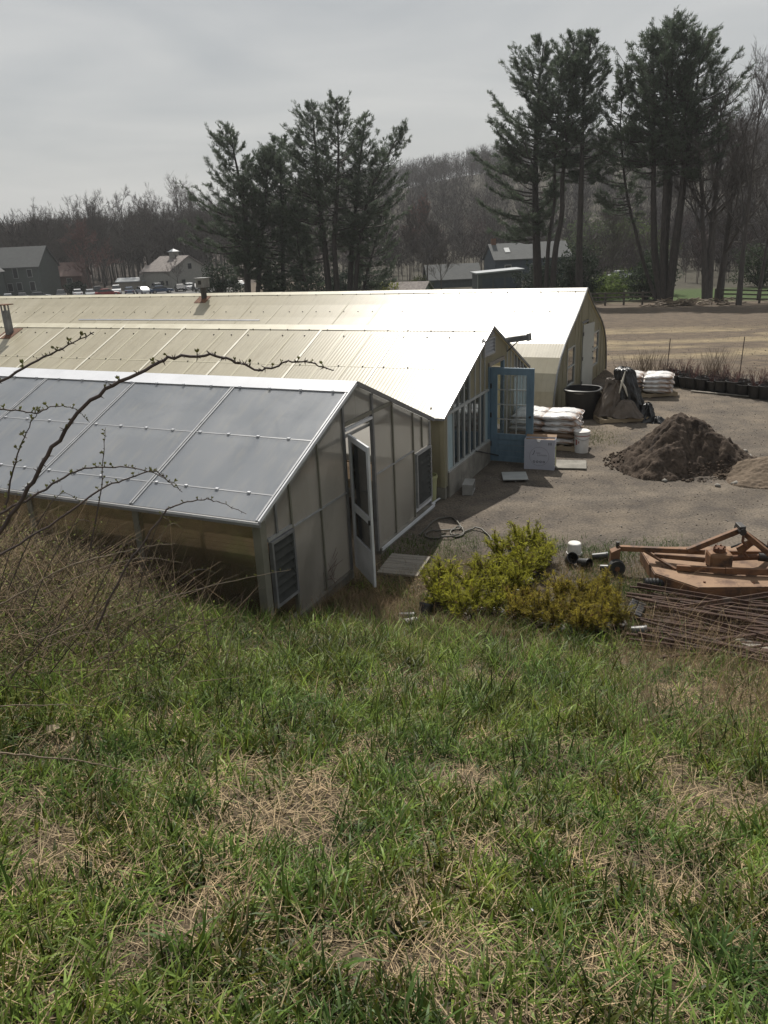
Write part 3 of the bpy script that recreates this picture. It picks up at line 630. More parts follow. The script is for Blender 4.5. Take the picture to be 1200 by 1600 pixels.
# ---- middle greenhouse: yellowed fibreglass
def mid_house():
    xg, xe = -4.80, -27.6; y0, yr, y1 = 12.45, 15.2, 17.95; ze, zr = 1.55, 2.76; off = (xg, yr, 0); B = 1.9; t = .004
    g = thing('greenhouse', 'middle greenhouse with yellowed cream fibreglass roof and open blue door', 'greenhouse', W(*off), GROT)
    roof = Roof([(y0, ze - .02), (yr, zr - .02), (y1, ze - .02)])
    sl = lambda y: ze + (zr - ze) * (y - y0) / (yr - y0)
    for i in range(12):
        xb = xg - B * i + (.05 if i == 0 else 0); xa = xg - B * (i + 1)
        slope_panel(xa + .002, xb - .002, (y0 - .10, sl(y0 - .10)), (yr, zr), t, amp=.0008).build('roof_panel', 'roof_cream', g, off)
        slope_panel(xa + .002, xb - .002, (y1 + .10, sl(y0 - .10)), (yr + .003, zr), t).build('roof_panel', 'roof_cream', g, off)
        if i > 0:
            slope_panel(xb - .028, xb + .028, (y0 - .08, sl(y0 - .08) + .0085), (yr - .05, sl(yr - .05) + .0085), .007).build('batten', 'batten_cream', g, off)
        for f in (.34, .67):
            xm = xb - B * f
            slope_panel(xm - .022, xm + .022, (y0 - .05, sl(y0 - .05) + .0075), (yr - .3, sl(yr - .3) + .0075), .002).build('lap_strip', 'lap_cream', g, off)
    yy = 13.75
    slope_panel(xe + 5, xg, (yy - .012, sl(yy - .012) + .0068), (yy + .012, sl(yy + .012) + .0068), .002).build('lap_line', 'lap_cream', g, off)
    # ridge flashing in overlapping lengths
    for k in range(7):
        xb = xg + .06 - 3.3 * k; xa = xb - 3.34; dz = .012 + .003 * (k % 2)
        slope_panel(xa, xb, (yr - .20, sl(yr - .20) + dz), (yr, zr + dz), .003).build('ridge_cap', 'cap_cream', g, off)
        slope_panel(xa, xb, (yr + .20, sl(yr - .20) + dz), (yr + .001, zr + dz), .003).build('ridge_cap', 'cap_cream', g, off)
    rng = random.Random(5); sc = MB()
    for k in range(48):
        x = xg - .3 - k * .48 + rng.uniform(-.05, .05)
        for yy in (yr - .19, yr - .42, 13.75, y0 + .15):
            if rng.random() < .75: z = sl(yy) + .012; sc.box(x - .012, x + .012, yy - .012, yy + .012, z - .004, z + .012)
    sc.build('screw', 'dark_metal', g, off, kind='stuff')
    # long wall, gutter edge, corner post
    MB().box(xe, xg - .06, y0 - .01, y0, .1, ze - .05).build('wall_panel', 'cream_panel', g, off)
    MB().box(xe, xg, y1, y1 + .01, .1, ze - .05).build('wall_panel', 'cream_panel', g, off)
    MB().box(xe - .02, xe, y0, y1, 0, ze).build('end_wall', 'cream_panel', g, off)
    MB().box(xe, xg + .03, y0 - .03, y0 + .03, 0, .22).build('foundation', 'concrete', g, off)
    MB().box(xe, xg + .05, y0 - .125, y0 - .10, sl(y0 - .1) - .035, sl(y0 - .1) + .006).build('eave_rail', 'alu_dark', g, off)
    MB().box(xg - .06, xg + .03, y0 - .03, y0 + .10, 0.22, ze - .04).build('corner_post', 'cream_panel', g, off)
    # gable
    slope_panel(xg + .035, xg + .065, (y0 - .11, sl(y0 - .11) - .03), (yr, zr - .03), .05).build('edge_trim', 'alu', g, off)
    slope_panel(xg + .035, xg + .065, (y1 + .11, sl(y0 - .11) - .03), (yr + .002, zr - .03), .05).build('edge_trim', 'alu_dark', g, off)
    MB().box(xg - .10, xg + .06, y0 + .12, 15.0, -.05, .46).build('foundation', 'concrete', g, off, bevel=.01)
    MB().box(xg - .10, xg + .06, 16.0, y1, -.05, .30).build('foundation', 'concrete', g, off, bevel=.01)
    def mull(y, za, zb, wd=.03, mat='trim'): MB().box(xg - .025, xg + .025, y - wd / 2, y + wd / 2, za, zb).build('mullion', mat, g, off)
    ys = [12.58, 12.92, 13.20, 13.50, 13.82, 14.14, 14.46, 14.74, 15.0]
    for i in range(8):
        gpanel(xg - .003, [(ys[i] + .01, .47), (ys[i + 1] - .01, .47), (ys[i + 1] - .01, 1.50), (ys[i] + .01, 1.50)], .004).build('window_pane' if 0 < i < 7 else 'wall_panel', 'glass' if 0 < i < 7 else 'pale_blue', g, off)
        mull(ys[i], .46, roof(ys[i]) - .01, .035 if i % 3 else .05)
    for i in range(8):
        a, b = ys[i] + .01, ys[i + 1] - .01
        if b > 14.9: b = 14.99
        gl = 0 < i < 4
        gpanel(xg - .003, gable_poly(a, b, 1.56, roof), .004 if gl else .012).build('window_pane' if gl else 'gable_panel', 'glass' if gl else 'cream_panel', g, off)
    MB().box(xg - .028, xg + .03, y0 + .12, 15.0, 1.505, 1.555).build('rail', 'trim', g, off)
    MB().box(xg - .028, xg + .045, y0 + .12, 15.0, .462, .492).build('sill', 'trim', g, off)
    MB().box(xg - .03, xg + .04, 14.98, 15.07, 0, 2.0).build('door_jamb', 'blue_paint', g, off)
    MB().box(xg - .03, xg + .04, 15.95, 16.03, 0, 2.0).build('door_jamb', 'blue_paint', g, off)
    MB().box(xg - .03, xg + .045, 14.98, 16.03, 1.985, 2.06).build('door_head', 'grey_wood', g, off)
    gpanel(xg - .003, gable_poly(15.0, 15.44, 2.06, Roof([(15.0, 2.26), (15.44, 2.26)])), .012).build('gable_panel', 'cream_panel', g, off)
    gpanel(xg - .003, gable_poly(15.44, 16.03, 2.06, roof), .012).build('gable_panel', 'cream_panel', g, off)
    louvre(g, xg + .005, 14.62, 15.32, 2.22, 2.56, 4, off, 'grey_louvre')
    gpanel(xg - .003, gable_poly(14.62, 15.44, 2.57, roof), .012).build('gable_panel', 'grey_louvre', g, off)
    ys2 = [16.03, 16.3, 16.58, 16.86, 17.1, 17.36, 17.62, 17.92]
    for i in range(7):
        a, b = ys2[i] + .008, ys2[i + 1] - .008
        if i < 3: gpanel(xg - .003, gable_poly(a, b, .3, roof), .012).build('gable_panel', 'cream_panel', g, off)
        else:
            gpanel(xg - .003, gable_poly(a, b, .3, Roof([(a, 1.45), (b, 1.45)])), .012).build('gable_panel', 'pale_blue', g, off)
            gpanel(xg - .003, gable_poly(a, b, 1.48, roof), .004).build('window_pane', 'glass', g, off)
        mull(ys2[i + 1], .3, roof(ys2[i + 1]) - .01, .03)
    # blue door, standing open at a right angle, three by four panes
    dx0, dx1, dyc, z0, z1 = xg + .045, -3.86, 15.05, .03, 1.97
    def lf(xa, xb, za, zb, t, o=0.): return MB().box(xa, xb, dyc - t / 2 + o, dyc + t / 2 + o, za, zb)
    px0, px1, pz0, pz1 = dx0 + .14, dx1 - .15, .62, 1.83
    d = lf(dx0, px0, z0, z1, .045).build('door', 'blue_paint', g, off, bevel=.004)
    lf(px1, dx1, z0, z1, .045).build('stile', 'blue_paint', d, off, bevel=.004)
    lf(px0, px1, pz1, z1, .045).build('top_rail', 'blue_paint', d, off, bevel=.004)
    lf(px0, px1, z0, .14, .045).build('bottom_rail', 'blue_paint', d, off, bevel=.004); lf(px0, px1, .50, pz0, .045).build('lock_rail', 'blue_paint', d, off, bevel=.004)
    for i in range(3): lf(px0, px1, .14 + .12 * i + .004, .14 + .12 * (i + 1) - .004, .022).build('board', 'blue_paint', d, off)
    for i in (1, 2): x = px0 + (px1 - px0) * i / 3; lf(x - .011, x + .011, pz0, pz1, .03).build('glazing_bar', 'trim', d, off)
    for i in (1, 2, 3): z = pz0 + (pz1 - pz0) * i / 4; lf(px0, px1, z - .011, z + .011, .031).build('glazing_bar', 'trim', d, off)
    for i in range(3):
        for j in range(4):
            xa = px0 + (px1 - px0) * i / 3 + .011; xb = px0 + (px1 - px0) * (i + 1) / 3 - .011; za = pz0 + (pz1 - pz0) * j / 4 + .011; zb = pz0 + (pz1 - pz0) * (j + 1) / 4 - .011
            lf(xa, xb, za, zb, .003).build('pane', 'clear_glass', d, off)
    for z in (.4, 1.0, 1.6): MB().box(dx0 - .02, dx0 + .03, dyc - .034, dyc - .0235, z - .05, z + .05).build('hinge', 'dark_metal', d, off)
    MB().tube([(dx1 - .06, dyc - .07, 1.0), (dx1 - .06, dyc + .07, 1.0)], .022, 8).build('door_knob', 'dark_metal', d, off)
    # grey exhaust duct on a bracket over the door
    h = MB().beam((xg + .03, 16.25, 2.36), (xg + .50, 16.2, 2.43), .15, .12).build('exhaust_duct', 'galv', g, off, bevel=.01)
    MB().beam((xg + .495, 16.203, 2.430), (xg + .53, 16.199, 2.435), .18, .15).build('duct_flange', 'galv', h, off)
    MB().tube([(xg + .03, 16.22, 2.12), (xg + .12, 16.22, 2.2), (xg + .26, 16.22, 2.33)], .012, 6).build('bracket', 'dark_metal', h, off)
    # dangling cable along the foundation
    MB().tube([(xg + .08, 14.0, .50), (xg + .10, 14.2, .44), (xg + .14, 14.6, .30), (xg + .20, 15.0, .16), (xg + .3, 15.3, .06)], .014, 6).build('cable', 'dark_metal', g, off, smooth=.8)
    # square stove flue with a rusty plate at its foot
    fx, fy = -17.95, 14.72; fz = sl(fy)
    f = MB().box(fx - .075, fx + .075, fy - .075, fy + .075, fz - .1, fz + .60).build('flue', 'galv', g, off)
    for a in (-.06, .06):
        for b in (-.06, .06): MB().box(fx + a - .014, fx + a + .014, fy + b - .014, fy + b + .014, fz + .60, fz + .74).build('strut', 'galv', f, off)
    MB().box(fx - .17, fx + .17, fy - .15, fy + .15, fz + .74, fz + .765).build('flue_cap', 'rust', f, off)
    slope_panel(fx - .27, fx + .25, (fy - .24, sl(fy - .24) + .009), (fy + .24, sl(fy + .24) + .009), .006).build('flashing', 'rust', f, off)
    return g
mid_house()

# ---- farthest greenhouse: gothic arch
def far_house():
    xg, yc = -4.5, 23.1; off = (xg, yc, 0); B = 1.22; nb = 25; xe = xg - B * nb
    hp = [(0, 2.94), (.7, 2.58), (1.4, 2.26), (2.1, 1.97), (2.65, 1.72), (3.1, 1.43), (3.45, 1.08), (3.68, .65), (3.78, .25), (3.8, .02)]
    g = thing('greenhouse', 'farthest greenhouse with curved cream fibreglass roof and grey-white end door', 'greenhouse', W(*off), GROT)
    fr = [(yc - d, z) for d, z in reversed(hp)]; bk = [(yc + d, z) for d, z in reversed(hp)]
    roof = Roof([(yc - d, z - .02) for d, z in hp] + [(yc + d, z - .02) for d, z in hp[1:]])
    for i in range(nb):
        xb = xg - B * i + (.05 if i == 0 else 0); xa = xg - B * (i + 1)
        curve_panel(xa + .002, xb - .002, fr, .004, amp=.0005, step=.019 if i < 12 else .038).build('roof_panel', 'roof_cream', g, off)
        curve_panel(xa + .002, xb - .002, bk, .004, amp=0).build('roof_panel', 'roof_cream', g, off)
        if i: 
            q = [(y + 0, z + .008) for y, z in fr[2:-1]]
            curve_panel(xb - .011, xb + .011, [(y - .004, z) for y, z in q], .005, amp=0).build('seam', 'cap_cream' if i % 3 else 'lap_cream', g, off)
    sl = lambda y: roof(y) + .02
    for k in range(9):
        xb = xg + .06 - 3.4 * k; xa = xb - 3.43; dz = .012 + .004 * (k % 2)
        slope_panel(xa, xb, (yc - .16, sl(yc - .16) + dz), (yc, 2.94 + dz), .003).build('ridge_cap', 'cap_cream', g, off)
        slope_panel(xa, xb, (yc + .16, sl(yc + .16) + dz), (yc + .001, 2.94 + dz), .003).build('ridge_cap', 'cap_cream', g, off)
    slope_panel(-22.5, -14.6, (yc - 1.62, sl(yc - 1.62) + .012), (yc - 1.55, sl(yc - 1.55) + .012), .004).build('patch_strip', 'chrome', g, off)
    rng = random.Random(8); sc = MB()
    for k in range(56):
        x = xg - .25 - k * .5
        for yy in (yc - .17, yc - 1.1):
            if rng.random() < .8: z = sl(yy) + .012; sc.box(x - .013, x + .013, yy - .013, yy + .013, z - .004, z + .014)
    sc.build('screw', 'dark_metal', g, off, kind='stuff')
    # end arch trim
    pts = [(xg + .05, y, z + .0) for y, z in fr] + [(xg + .05, y, z) for y, z in reversed(bk[:-1])]
    MB().tube(pts, .028, 6).build('arch_trim', 'galv', g, off, smooth=.9)
    # gable boards
    ys = [19.42, 19.95, 20.45, 20.92, 21.88, 22.3, 22.68, 23.62, 24.05, 24.5, 25.42, 25.9, 26.4, 26.78]
    for i in range(len(ys) - 1):
        a, b = ys[i] + .006, ys[i + 1] - .006
        z0 = .02
        if (ys[i], ys[i + 1]) == (22.68, 23.62): z0 = 1.97
        if (ys[i], ys[i + 1]) in ((20.92, 21.88), (24.5, 25.42)):
            gpanel(xg - .006, gable_poly(a, b, .02, Roof([(a, .46), (b, .46)])), .012).build('gable_panel', 'cream_panel', g, off); z0 = 1.52
        gpanel(xg - .006, gable_poly(a, b, z0, roof), .012).build('gable_panel', 'cream_panel', g, off)
        MB().box(xg - .03, xg + .02, b - .008, b + .02, .0, roof(b) - .015).build('batten', 'cream_panel', g, off)
    for a, b in ((20.92, 21.88), (24.5, 25.42)):
        f = MB().box(xg - .02, xg + .03, a, a + .05, .46, 1.52).box(xg - .02, xg + .03, b - .05, b, .46, 1.52).box(xg - .02, xg + .03, a + .05, b - .05, .46, .50).box(xg - .02, xg + .03, a + .05, b - .05, 1.48, 1.52).box(xg - .02, xg + .03, a + .05, b - .05, .97, 1.0).build('window', 'door_paint', g, off)
        MB().box(xg - .004, xg, a + .05, b - .05, .50, .97).build('pane', 'glass', f, off); MB().box(xg - .004, xg, a + .05, b - .05, 1.0, 1.48).build('pane', 'glass', f, off)
    # end door, ajar
    hy = 22.72; an = math.radians(9); wd = .90
    dr = Vector((math.sin(an), math.cos(an), 0)); nn = Vector((dr.y, -dr.x, 0)); p0 = Vector((xg + .03, hy, 0))
    def lf(a, b, za, zb, t, o=0.):
        p = p0 + dr * a + nn * o; q = p0 + dr * b + nn * o
        return MB().prism([(p.x, p.y, za), (q.x, q.y, za), (q.x, q.y, zb), (p.x, p.y, zb)], nn * t)
    d = lf(0, wd, .04, 1.95, .04).build('door', 'door_paint', g, off, bevel=.004)
    MB().tube([p0 + dr * (wd - .09) + nn * .04 + Vector((0, 0, .92)), p0 + dr * (wd - .09) + nn * .10 + Vector((0, 0, .92)), p0 + dr * (wd - .22) + nn * .10 + Vector((0, 0, .92))], .016, 6).build('handle', 'dark_metal', d, off)
    for z in (1.08, 1.22): lf(wd - .11, wd - .07, z, z + .04, .012, .0405).build('lock', 'dark_metal', d, off)
    for z in (.3, 1.0, 1.7): lf(-.03, .03, z - .05, z + .05, .01, .0405).build('hinge', 'dark_metal', d, off)
    MB().box(xg - .03, xg + .03, 22.64, 22.70, 0, 2.02).build('door_jamb', 'cream_panel', g, off); MB().box(xg - .03, xg + .03, 23.60, 23.66, 0, 2.02).build('door_jamb', 'cream_panel', g, off)
    MB().box(xg - .03, xg + .035, 22.70, 23.60, 1.965, 2.03).build('door_head', 'galv', g, off)
    # short stove pipe with a box cowl
    fx, fy = -17.75, 22.85; fz = sl(fy)
    f = MB().tube([(fx, fy, fz - .1), (fx, fy, fz + .36)], .10, 12).build('flue', 'dark_metal', g, off, smooth=.8)
    MB().box(fx - .17, fx + .17, fy - .17, fy + .17, fz + .36, fz + .66).build('cowl', 'galv', f, off)
    MB().box(fx - .07, fx + .07, fy - .175, fy - .171, fz + .46, fz + .60).build('cowl_opening', 'window_dark', f, off)
    MB().box(fx - .22, fx + .22, fy - .2, fy + .2, fz + .66, fz + .685).build('flue_cap', 'galv', f, off)
    slope_panel(fx - .25, fx + .25, (fy - .3, sl(fy - .3) + .01), (fy + .2, sl(fy + .2) + .01), .006).build('flashing', 'rust', f, off)
    return g
far_house()
# ------------------------------------------------------------------ houses beyond the yard
def wpos(px, D): 
    d = ray(px, 440); return d[0] * D, d[1] * D
def gable_house(name, label, px, D, rot, Lx, Wy, he, hr, wallm, roofm, wins, ov=.35, chim=None, extra=None, zoff=0., trimm='trim'):
    x, y = wpos(px, D); z = tzf(x, y) - .2 + zoff
    h = thing(name, label, 'house' if 'house' in name else 'building', (x, y, z), rot)
    a, b = Lx / 2, Wy / 2
    MB().prism([(-a, -b, 0), (-a, b, 0), (-a, b, he), (-a, 0, hr), (-a, -b, he)], (Lx, 0, 0)).build('wall', wallm, h)
    k = (hr - he) / b
    r1 = MB().prism([(-a - ov, -b - ov, he - k * ov + .03), (-a - ov, 0, hr + .03), (-a - ov, 0, hr + .23), (-a - ov, -b - ov, he - k * ov + .2)], (Lx + 2 * ov, 0, 0)).build('roof', roofm, h)
    MB().prism([(-a - ov, b + ov, he - k * ov + .03), (-a - ov, .002, hr + .03), (-a - ov, .002, hr + .23), (-a - ov, b + ov, he - k * ov + .2)], (Lx + 2 * ov, 0, 0)).build('roof', roofm, h)
    for side, u, zc, w_, hh in wins:        # side 'f' (long front, -Y) or 'g' (gable, +X)
        if side == 'f':
            f = MB().box(u - w_ / 2 - .1, u + w_ / 2 + .1, -b - .06, -b - .003, zc - hh / 2 - .1, zc + hh / 2 + .1).build('window', trimm, h)
            MB().box(u - w_ / 2, u + w_ / 2, -b - .085, -b - .062, zc - hh / 2, zc + hh / 2).build('pane', 'window_dark', f)
        else:
            f = MB().box(a + .003, a + .06, u - w_ / 2 - .1, u + w_ / 2 + .1, zc - hh / 2 - .1, zc + hh / 2 + .1).build('window', trimm, h)
            MB().box(a + .062, a + .085, u - w_ / 2, u + w_ / 2, zc - hh / 2, zc + hh / 2).build('pane', 'window_dark', f)
    if chim: MB().box(chim[0] - .4, chim[0] + .4, chim[1] - .35, chim[1] + .35, hr - 1, hr + 1.1).build('chimney', 'rust', r1)
    return h
R_ = math.radians
gable_house('farm_house', 'large dull green two-storey house with grey roof at the left edge', 22, 188, R_(-4), 16.0, 9, 6.2, 9.9, 'siding_green', 'roof_shingle',
            [('f', -.2, 4.9, .9, 1.5), ('f', 3.0, 5.0, .9, 1.9), ('f', -1.8, 1.9, .9, 1.5), ('f', 1.4, 2.2, 1.0, 1.5), ('f', 3.4, 2.3, 1.0, 1.5), ('f', 6.2, 2.3, 1.0, 1.7), ('f', 6.0, 4.9, .9, 1.4), ('f', -5.2, 4.9, .9, 1.4), ('f', -5.2, 2.0, .9, 1.5)])
gable_house('house_wing', 'dark gabled wing projecting from the green house at the left edge', -36, 180, R_(-94), 8, 7, 5.6, 8.6, 'siding_green', 'roof_shingle', [('g', 1.4, 4.6, .8, 1.3), ('g', 1.4, 1.8, .8, 1.3), ('g', -1.4, 4.6, .8, 1.3)])
gable_house('low_house', 'low dull red building half hidden beside the green house', 104, 196, R_(3), 9, 7, 3.6, 6.2, 'siding_red', 'siding_red', [('f', -2.2, 2.4, 1.2, 1.5), ('f', 1.8, 2.4, 1.0, 1.3)])
b_ = gable_house('barn_house', 'pale beige barn-like house with small cupola on its shingled roof', 277, 184, R_(-42), 10.2, 10.0, 3.9, 6.7, 'siding_cream', 'roof_wood',
            [('g', .1, 4.7, .9, 1.1), ('g', -1.9, 1.6, .9, .9), ('f', 1.6, 1.5, 1.6, .8), ('f', 3.6, 1.5, .8, .9)], trimm='siding_cream')
cu = MB().box(-.75, .75, -.75, .75, 6.2, 7.7).build('cupola', 'siding_cream', b_)
MB().prism([(-1.05, -1.05, 7.7), (1.05, -1.05, 7.7), (1.05, 1.05, 7.7), (-1.05, 1.05, 7.7)], (0, 0, .12)).build('cupola_eave', 'roof_pale', cu)
MB().add([(-.9, -.9, 7.823), (.9, -.9, 7.823), (.9, .9, 7.823), (-.9, .9, 7.823), (0, 0, 8.4)], [(0, 1, 4), (1, 2, 4), (2, 3, 4), (3, 0, 4), (3, 2, 1, 0)]).build('cupola_roof', 'roof_pale', cu)
MB().box(-5.1, -4.9, -6.1, -4.75, 0, 3.3).build('lean_to_wall', 'siding_cream', b_)
MB().prism([(-6.6, -5.2, 3.5), (-4.9, -5.2, 3.5), (-4.9, -3.2, 5.0), (-6.6, -3.2, 5.0)], (0, 0, .15)).build('lean_to_roof', 'roof_wood', b_)
MB().box(-6.5, -4.82, -3.9, -3.3, 0, 4.3).build('lean_to_wall', 'siding_cream', b_)
gable_house('long_shed', 'low grey shed left of the beige barn-like house', 208, 188, R_(0), 6, 4, 1.9, 2.5, 'grey_wood', 'roof_pale', [])
gable_house('blue_house', 'dark blue house with skylight on its grey roof behind the right pines', 822, 148, R_(6), 13.5, 8, 3.9, 6.3, 'siding_blue', 'roof_shingle', [('f', -4.5, 2.2, 1, 1.4), ('f', 4.2, 2.2, 1, 1.4), ('f', 0, 2.2, 1, 1.4)], chim=(-6.1, 0))
sk = [o for o in COL.objects if o.name == 'blue_house'][0]
MB().prism([(-4.6, -2.5, 4.98), (-3.7, -2.5, 4.98), (-3.7, -1.3, 5.70), (-4.6, -1.3, 5.70)], (0, -.06, .1)).build('skylight', 'lamp_glass', sk)
x, y = wpos(776, 112); z = tzf(x, y) - .1
g_ = thing('garage', 'flat-roofed dark grey-green garage in front of the blue house', 'garage', (x, y, z), R_(2))
MB().box(-3.0, 3.0, -2.5, 2.5, 0, 2.85).build('wall', 'siding_dark', g_)
MB().prism([(-3.25, -2.75, 2.66), (3.25, -2.75, 3.0), (3.25, 2.75, 3.0), (-3.25, 2.75, 2.66)], (0, 0, .18)).build('roof', 'roof_pale', g_)
MB().tube([(2.95, -2.56, 0), (2.95, -2.56, 2.9)], .05, 6).build('downpipe', 'trim', g_)
MB().tube([(-3.05, -2.56, 0), (-3.05, -2.56, 2.6)], .05, 6).build('downpipe', 'trim', g_)
for k in range(3): MB().box(-2.4 + 1.6 * k, -1.1 + 1.6 * k, -2.54, -2.505, .1, 2.1).build('door_panel', 'siding_blue', g_)
gable_house('grey_shed', 'wide low shed with plain grey roof left of the garage', 706, 132, R_(3), 8.2, 6, 1.5, 3.5, 'siding_dark', 'roof_shingle', [])
gable_house('small_shed', 'small shed with pale peeling roof just over the farthest greenhouse ridge', 640, 96, R_(-20), 4.2, 3.4, 1.75, 2.5, 'roof_pale', 'roof_wood', [])

# ------------------------------------------------------------------ cars in the far car park
def car_mesh(suv):
    L_ = 4.5; hb = .92 if not suv else 1.05; ht = 1.44 if not suv else 1.74
    bodyp = [(-2.25, .35), (-2.22, .75), (-2.05, hb - .02), (-1.1, hb + .02), (1.15, hb), (2.05, hb - .16), (2.22, .62), (2.25, .35)]
    glassp = [(-1.75 if not suv else -2.0, hb + .01), (-1.15 if not suv else -1.75, ht - .06), (.35, ht - .06), (1.2, hb + .0)]
    roofp = [(-1.2 if not suv else -1.8, ht - .07), (-.9 if not suv else -1.5, ht), (.2, ht), (.42, ht - .07)]
    def ext(p, w0, w1=None):
        m = MB(); w1 = w1 or w0; n = len(p)
        zs = [q[1] for q in p]; lo, hi = min(zs), max(zs)
        def wd(z): return w0 + (w1 - w0) * ((z - lo) / (hi - lo + 1e-6))
        A = [(a, -wd(b), b) for a, b in p]; Bq = [(a, wd(b), b) for a, b in p]
        fs = [tuple(range(n)), tuple(range(2 * n - 1, n - 1, -1))] + [(i, i + n, (i + 1) % n + n, (i + 1) % n) for i in range(n)]
        return m.add(A + Bq, [f[::-1] for f in fs])
    return ext(bodyp, .88, .86), ext(glassp, .80, .64), ext(roofp, .66, .60)
def make_car(paint, suv, label):
    t = thing('parked_car', label, 'car', group='cars in the far car park')
    b, gl, rf = car_mesh(suv)
    b.build('body', paint, t, bevel=.05); gl.build('window_glass', 'window_dark', t); rf.build('roof', paint, t, bevel=.02)
    for sx in (-1.38, 1.40):
        for sy in (-.80, .80):
            wv = MB().tube([(sx, sy - .11, .33), (sx, sy + .11, .33)], .33, 14).build('wheel', 'tyre', t)
            MB().tube([(sx, sy - .118, .33), (sx, sy + .118, .33)], .19, 10).build('rim', 'chrome', wv)
    for sy in (-.62, .62):
        MB().box(2.16, 2.235, sy - .17, sy + .17, .60, .72).build('headlight', 'lamp_glass', t); MB().box(-2.245, -2.18, sy - .16, sy + .16, .62, .74).build('tail_light', 'car_red', t)
    return t
LC = [('car_silver', 0, 8, 152, 'silver car parked leftmost before the green house'), ('car_black', 0, 30, 154, 'black car second from the left, before the green house'),
      ('car_grey', 0, 58, 151, 'low dark grey car before the green house'), ('car_black', 1, 92, 147, 'big black off-roader parked at the corner of the green house'),
      ('car_white', 0, 118, 155, 'white car just right of the big black off-roader'), ('car_silver', 0, 138, 149, 'silver car with glinting windscreen below the red-budded tree'),
      ('car_black', 1, 150, 158, 'dark tall car behind the silver one below the red-budded tree'), ('car_red', 0, 165, 146, 'dark red car in the far car park'),
      ('car_white', 1, 180, 156, 'white tall car behind the dark red car'), ('car_blue', 0, 200, 150, 'blue car right of the dark red car'),
      ('car_silver', 0, 222, 147, 'silver car left of the beige barn-like house'), ('car_grey', 1, 243, 156, 'grey off-roader parked against the beige barn-like house'),
      ('car_blue', 0, 250, 146, 'dark blue car below the beige barn-like house'), ('car_black', 0, 280, 150, 'black car below the corner of the beige barn-like house'),
      ('car_white', 0, 294, 155, 'white car behind the black car by the beige barn-like house'), ('car_black', 0, 308, 147, 'black car beside the stove pipe of the farthest greenhouse'),
      ('car_silver', 0, 321, 153, 'silver car half behind the stove pipe'), ('car_black', 1, 356, 148, 'black off-roader parked under the left pines'), ('car_silver', 0, 374, 152, 'silver car under the left pines')]
rng = random.Random(3)
for i, (p, s_, px, D, lab) in enumerate(LC):
    c = make_car(p, s_, lab); D += 15; x, y = wpos(px, D); c.location = (x, y, tzf(x, y)); c.rotation_euler.z = R_([-62, 118, 20, -70, 112][i % 5] + rng.uniform(-8, 8))
c = make_car('car_white', 0, 'white car on the drive beyond the rail fence at right'); x, y = wpos(972, 132); c.location = (x, y, tzf(x, y) + .15); c.rotation_euler.z = R_(12); del c['group']
# ------------------------------------------------------------------ rail fence, right
def fence_run(px0, px1, D0, D1, n, label):
    P = []
    for i in range(n + 1):
        f = i / n; x, y = wpos(px0 + (px1 - px0) * f, D0 + (D1 - D0) * f); P.append(Vector((x, y, tzf(x, y))))
    t = thing('rail_fence', label, 'fence', P[0], 0); o = P[0]
    for p in P: q = p - o; MB().box(q.x - .08, q.x + .08, q.y - .08, q.y + .08, q.z - .2, q.z + 1.3).build('post', 'fence_wood', t)
    for a, b in zip(P, P[1:]):
        for h in (.40, .80, 1.18): MB().beam(a - o + Vector((0, -.1, h)), b - o + Vector((0, -.1, h)), .05, .14).build('rail', 'fence_wood', t)
fence_run(918, 1035, 83, 83.5, 4, 'dark wooden three-rail fence behind the farthest greenhouse')
fence_run(1120, 1330, 86, 80, 6, 'dark wooden rail fence behind the bare trees at right')

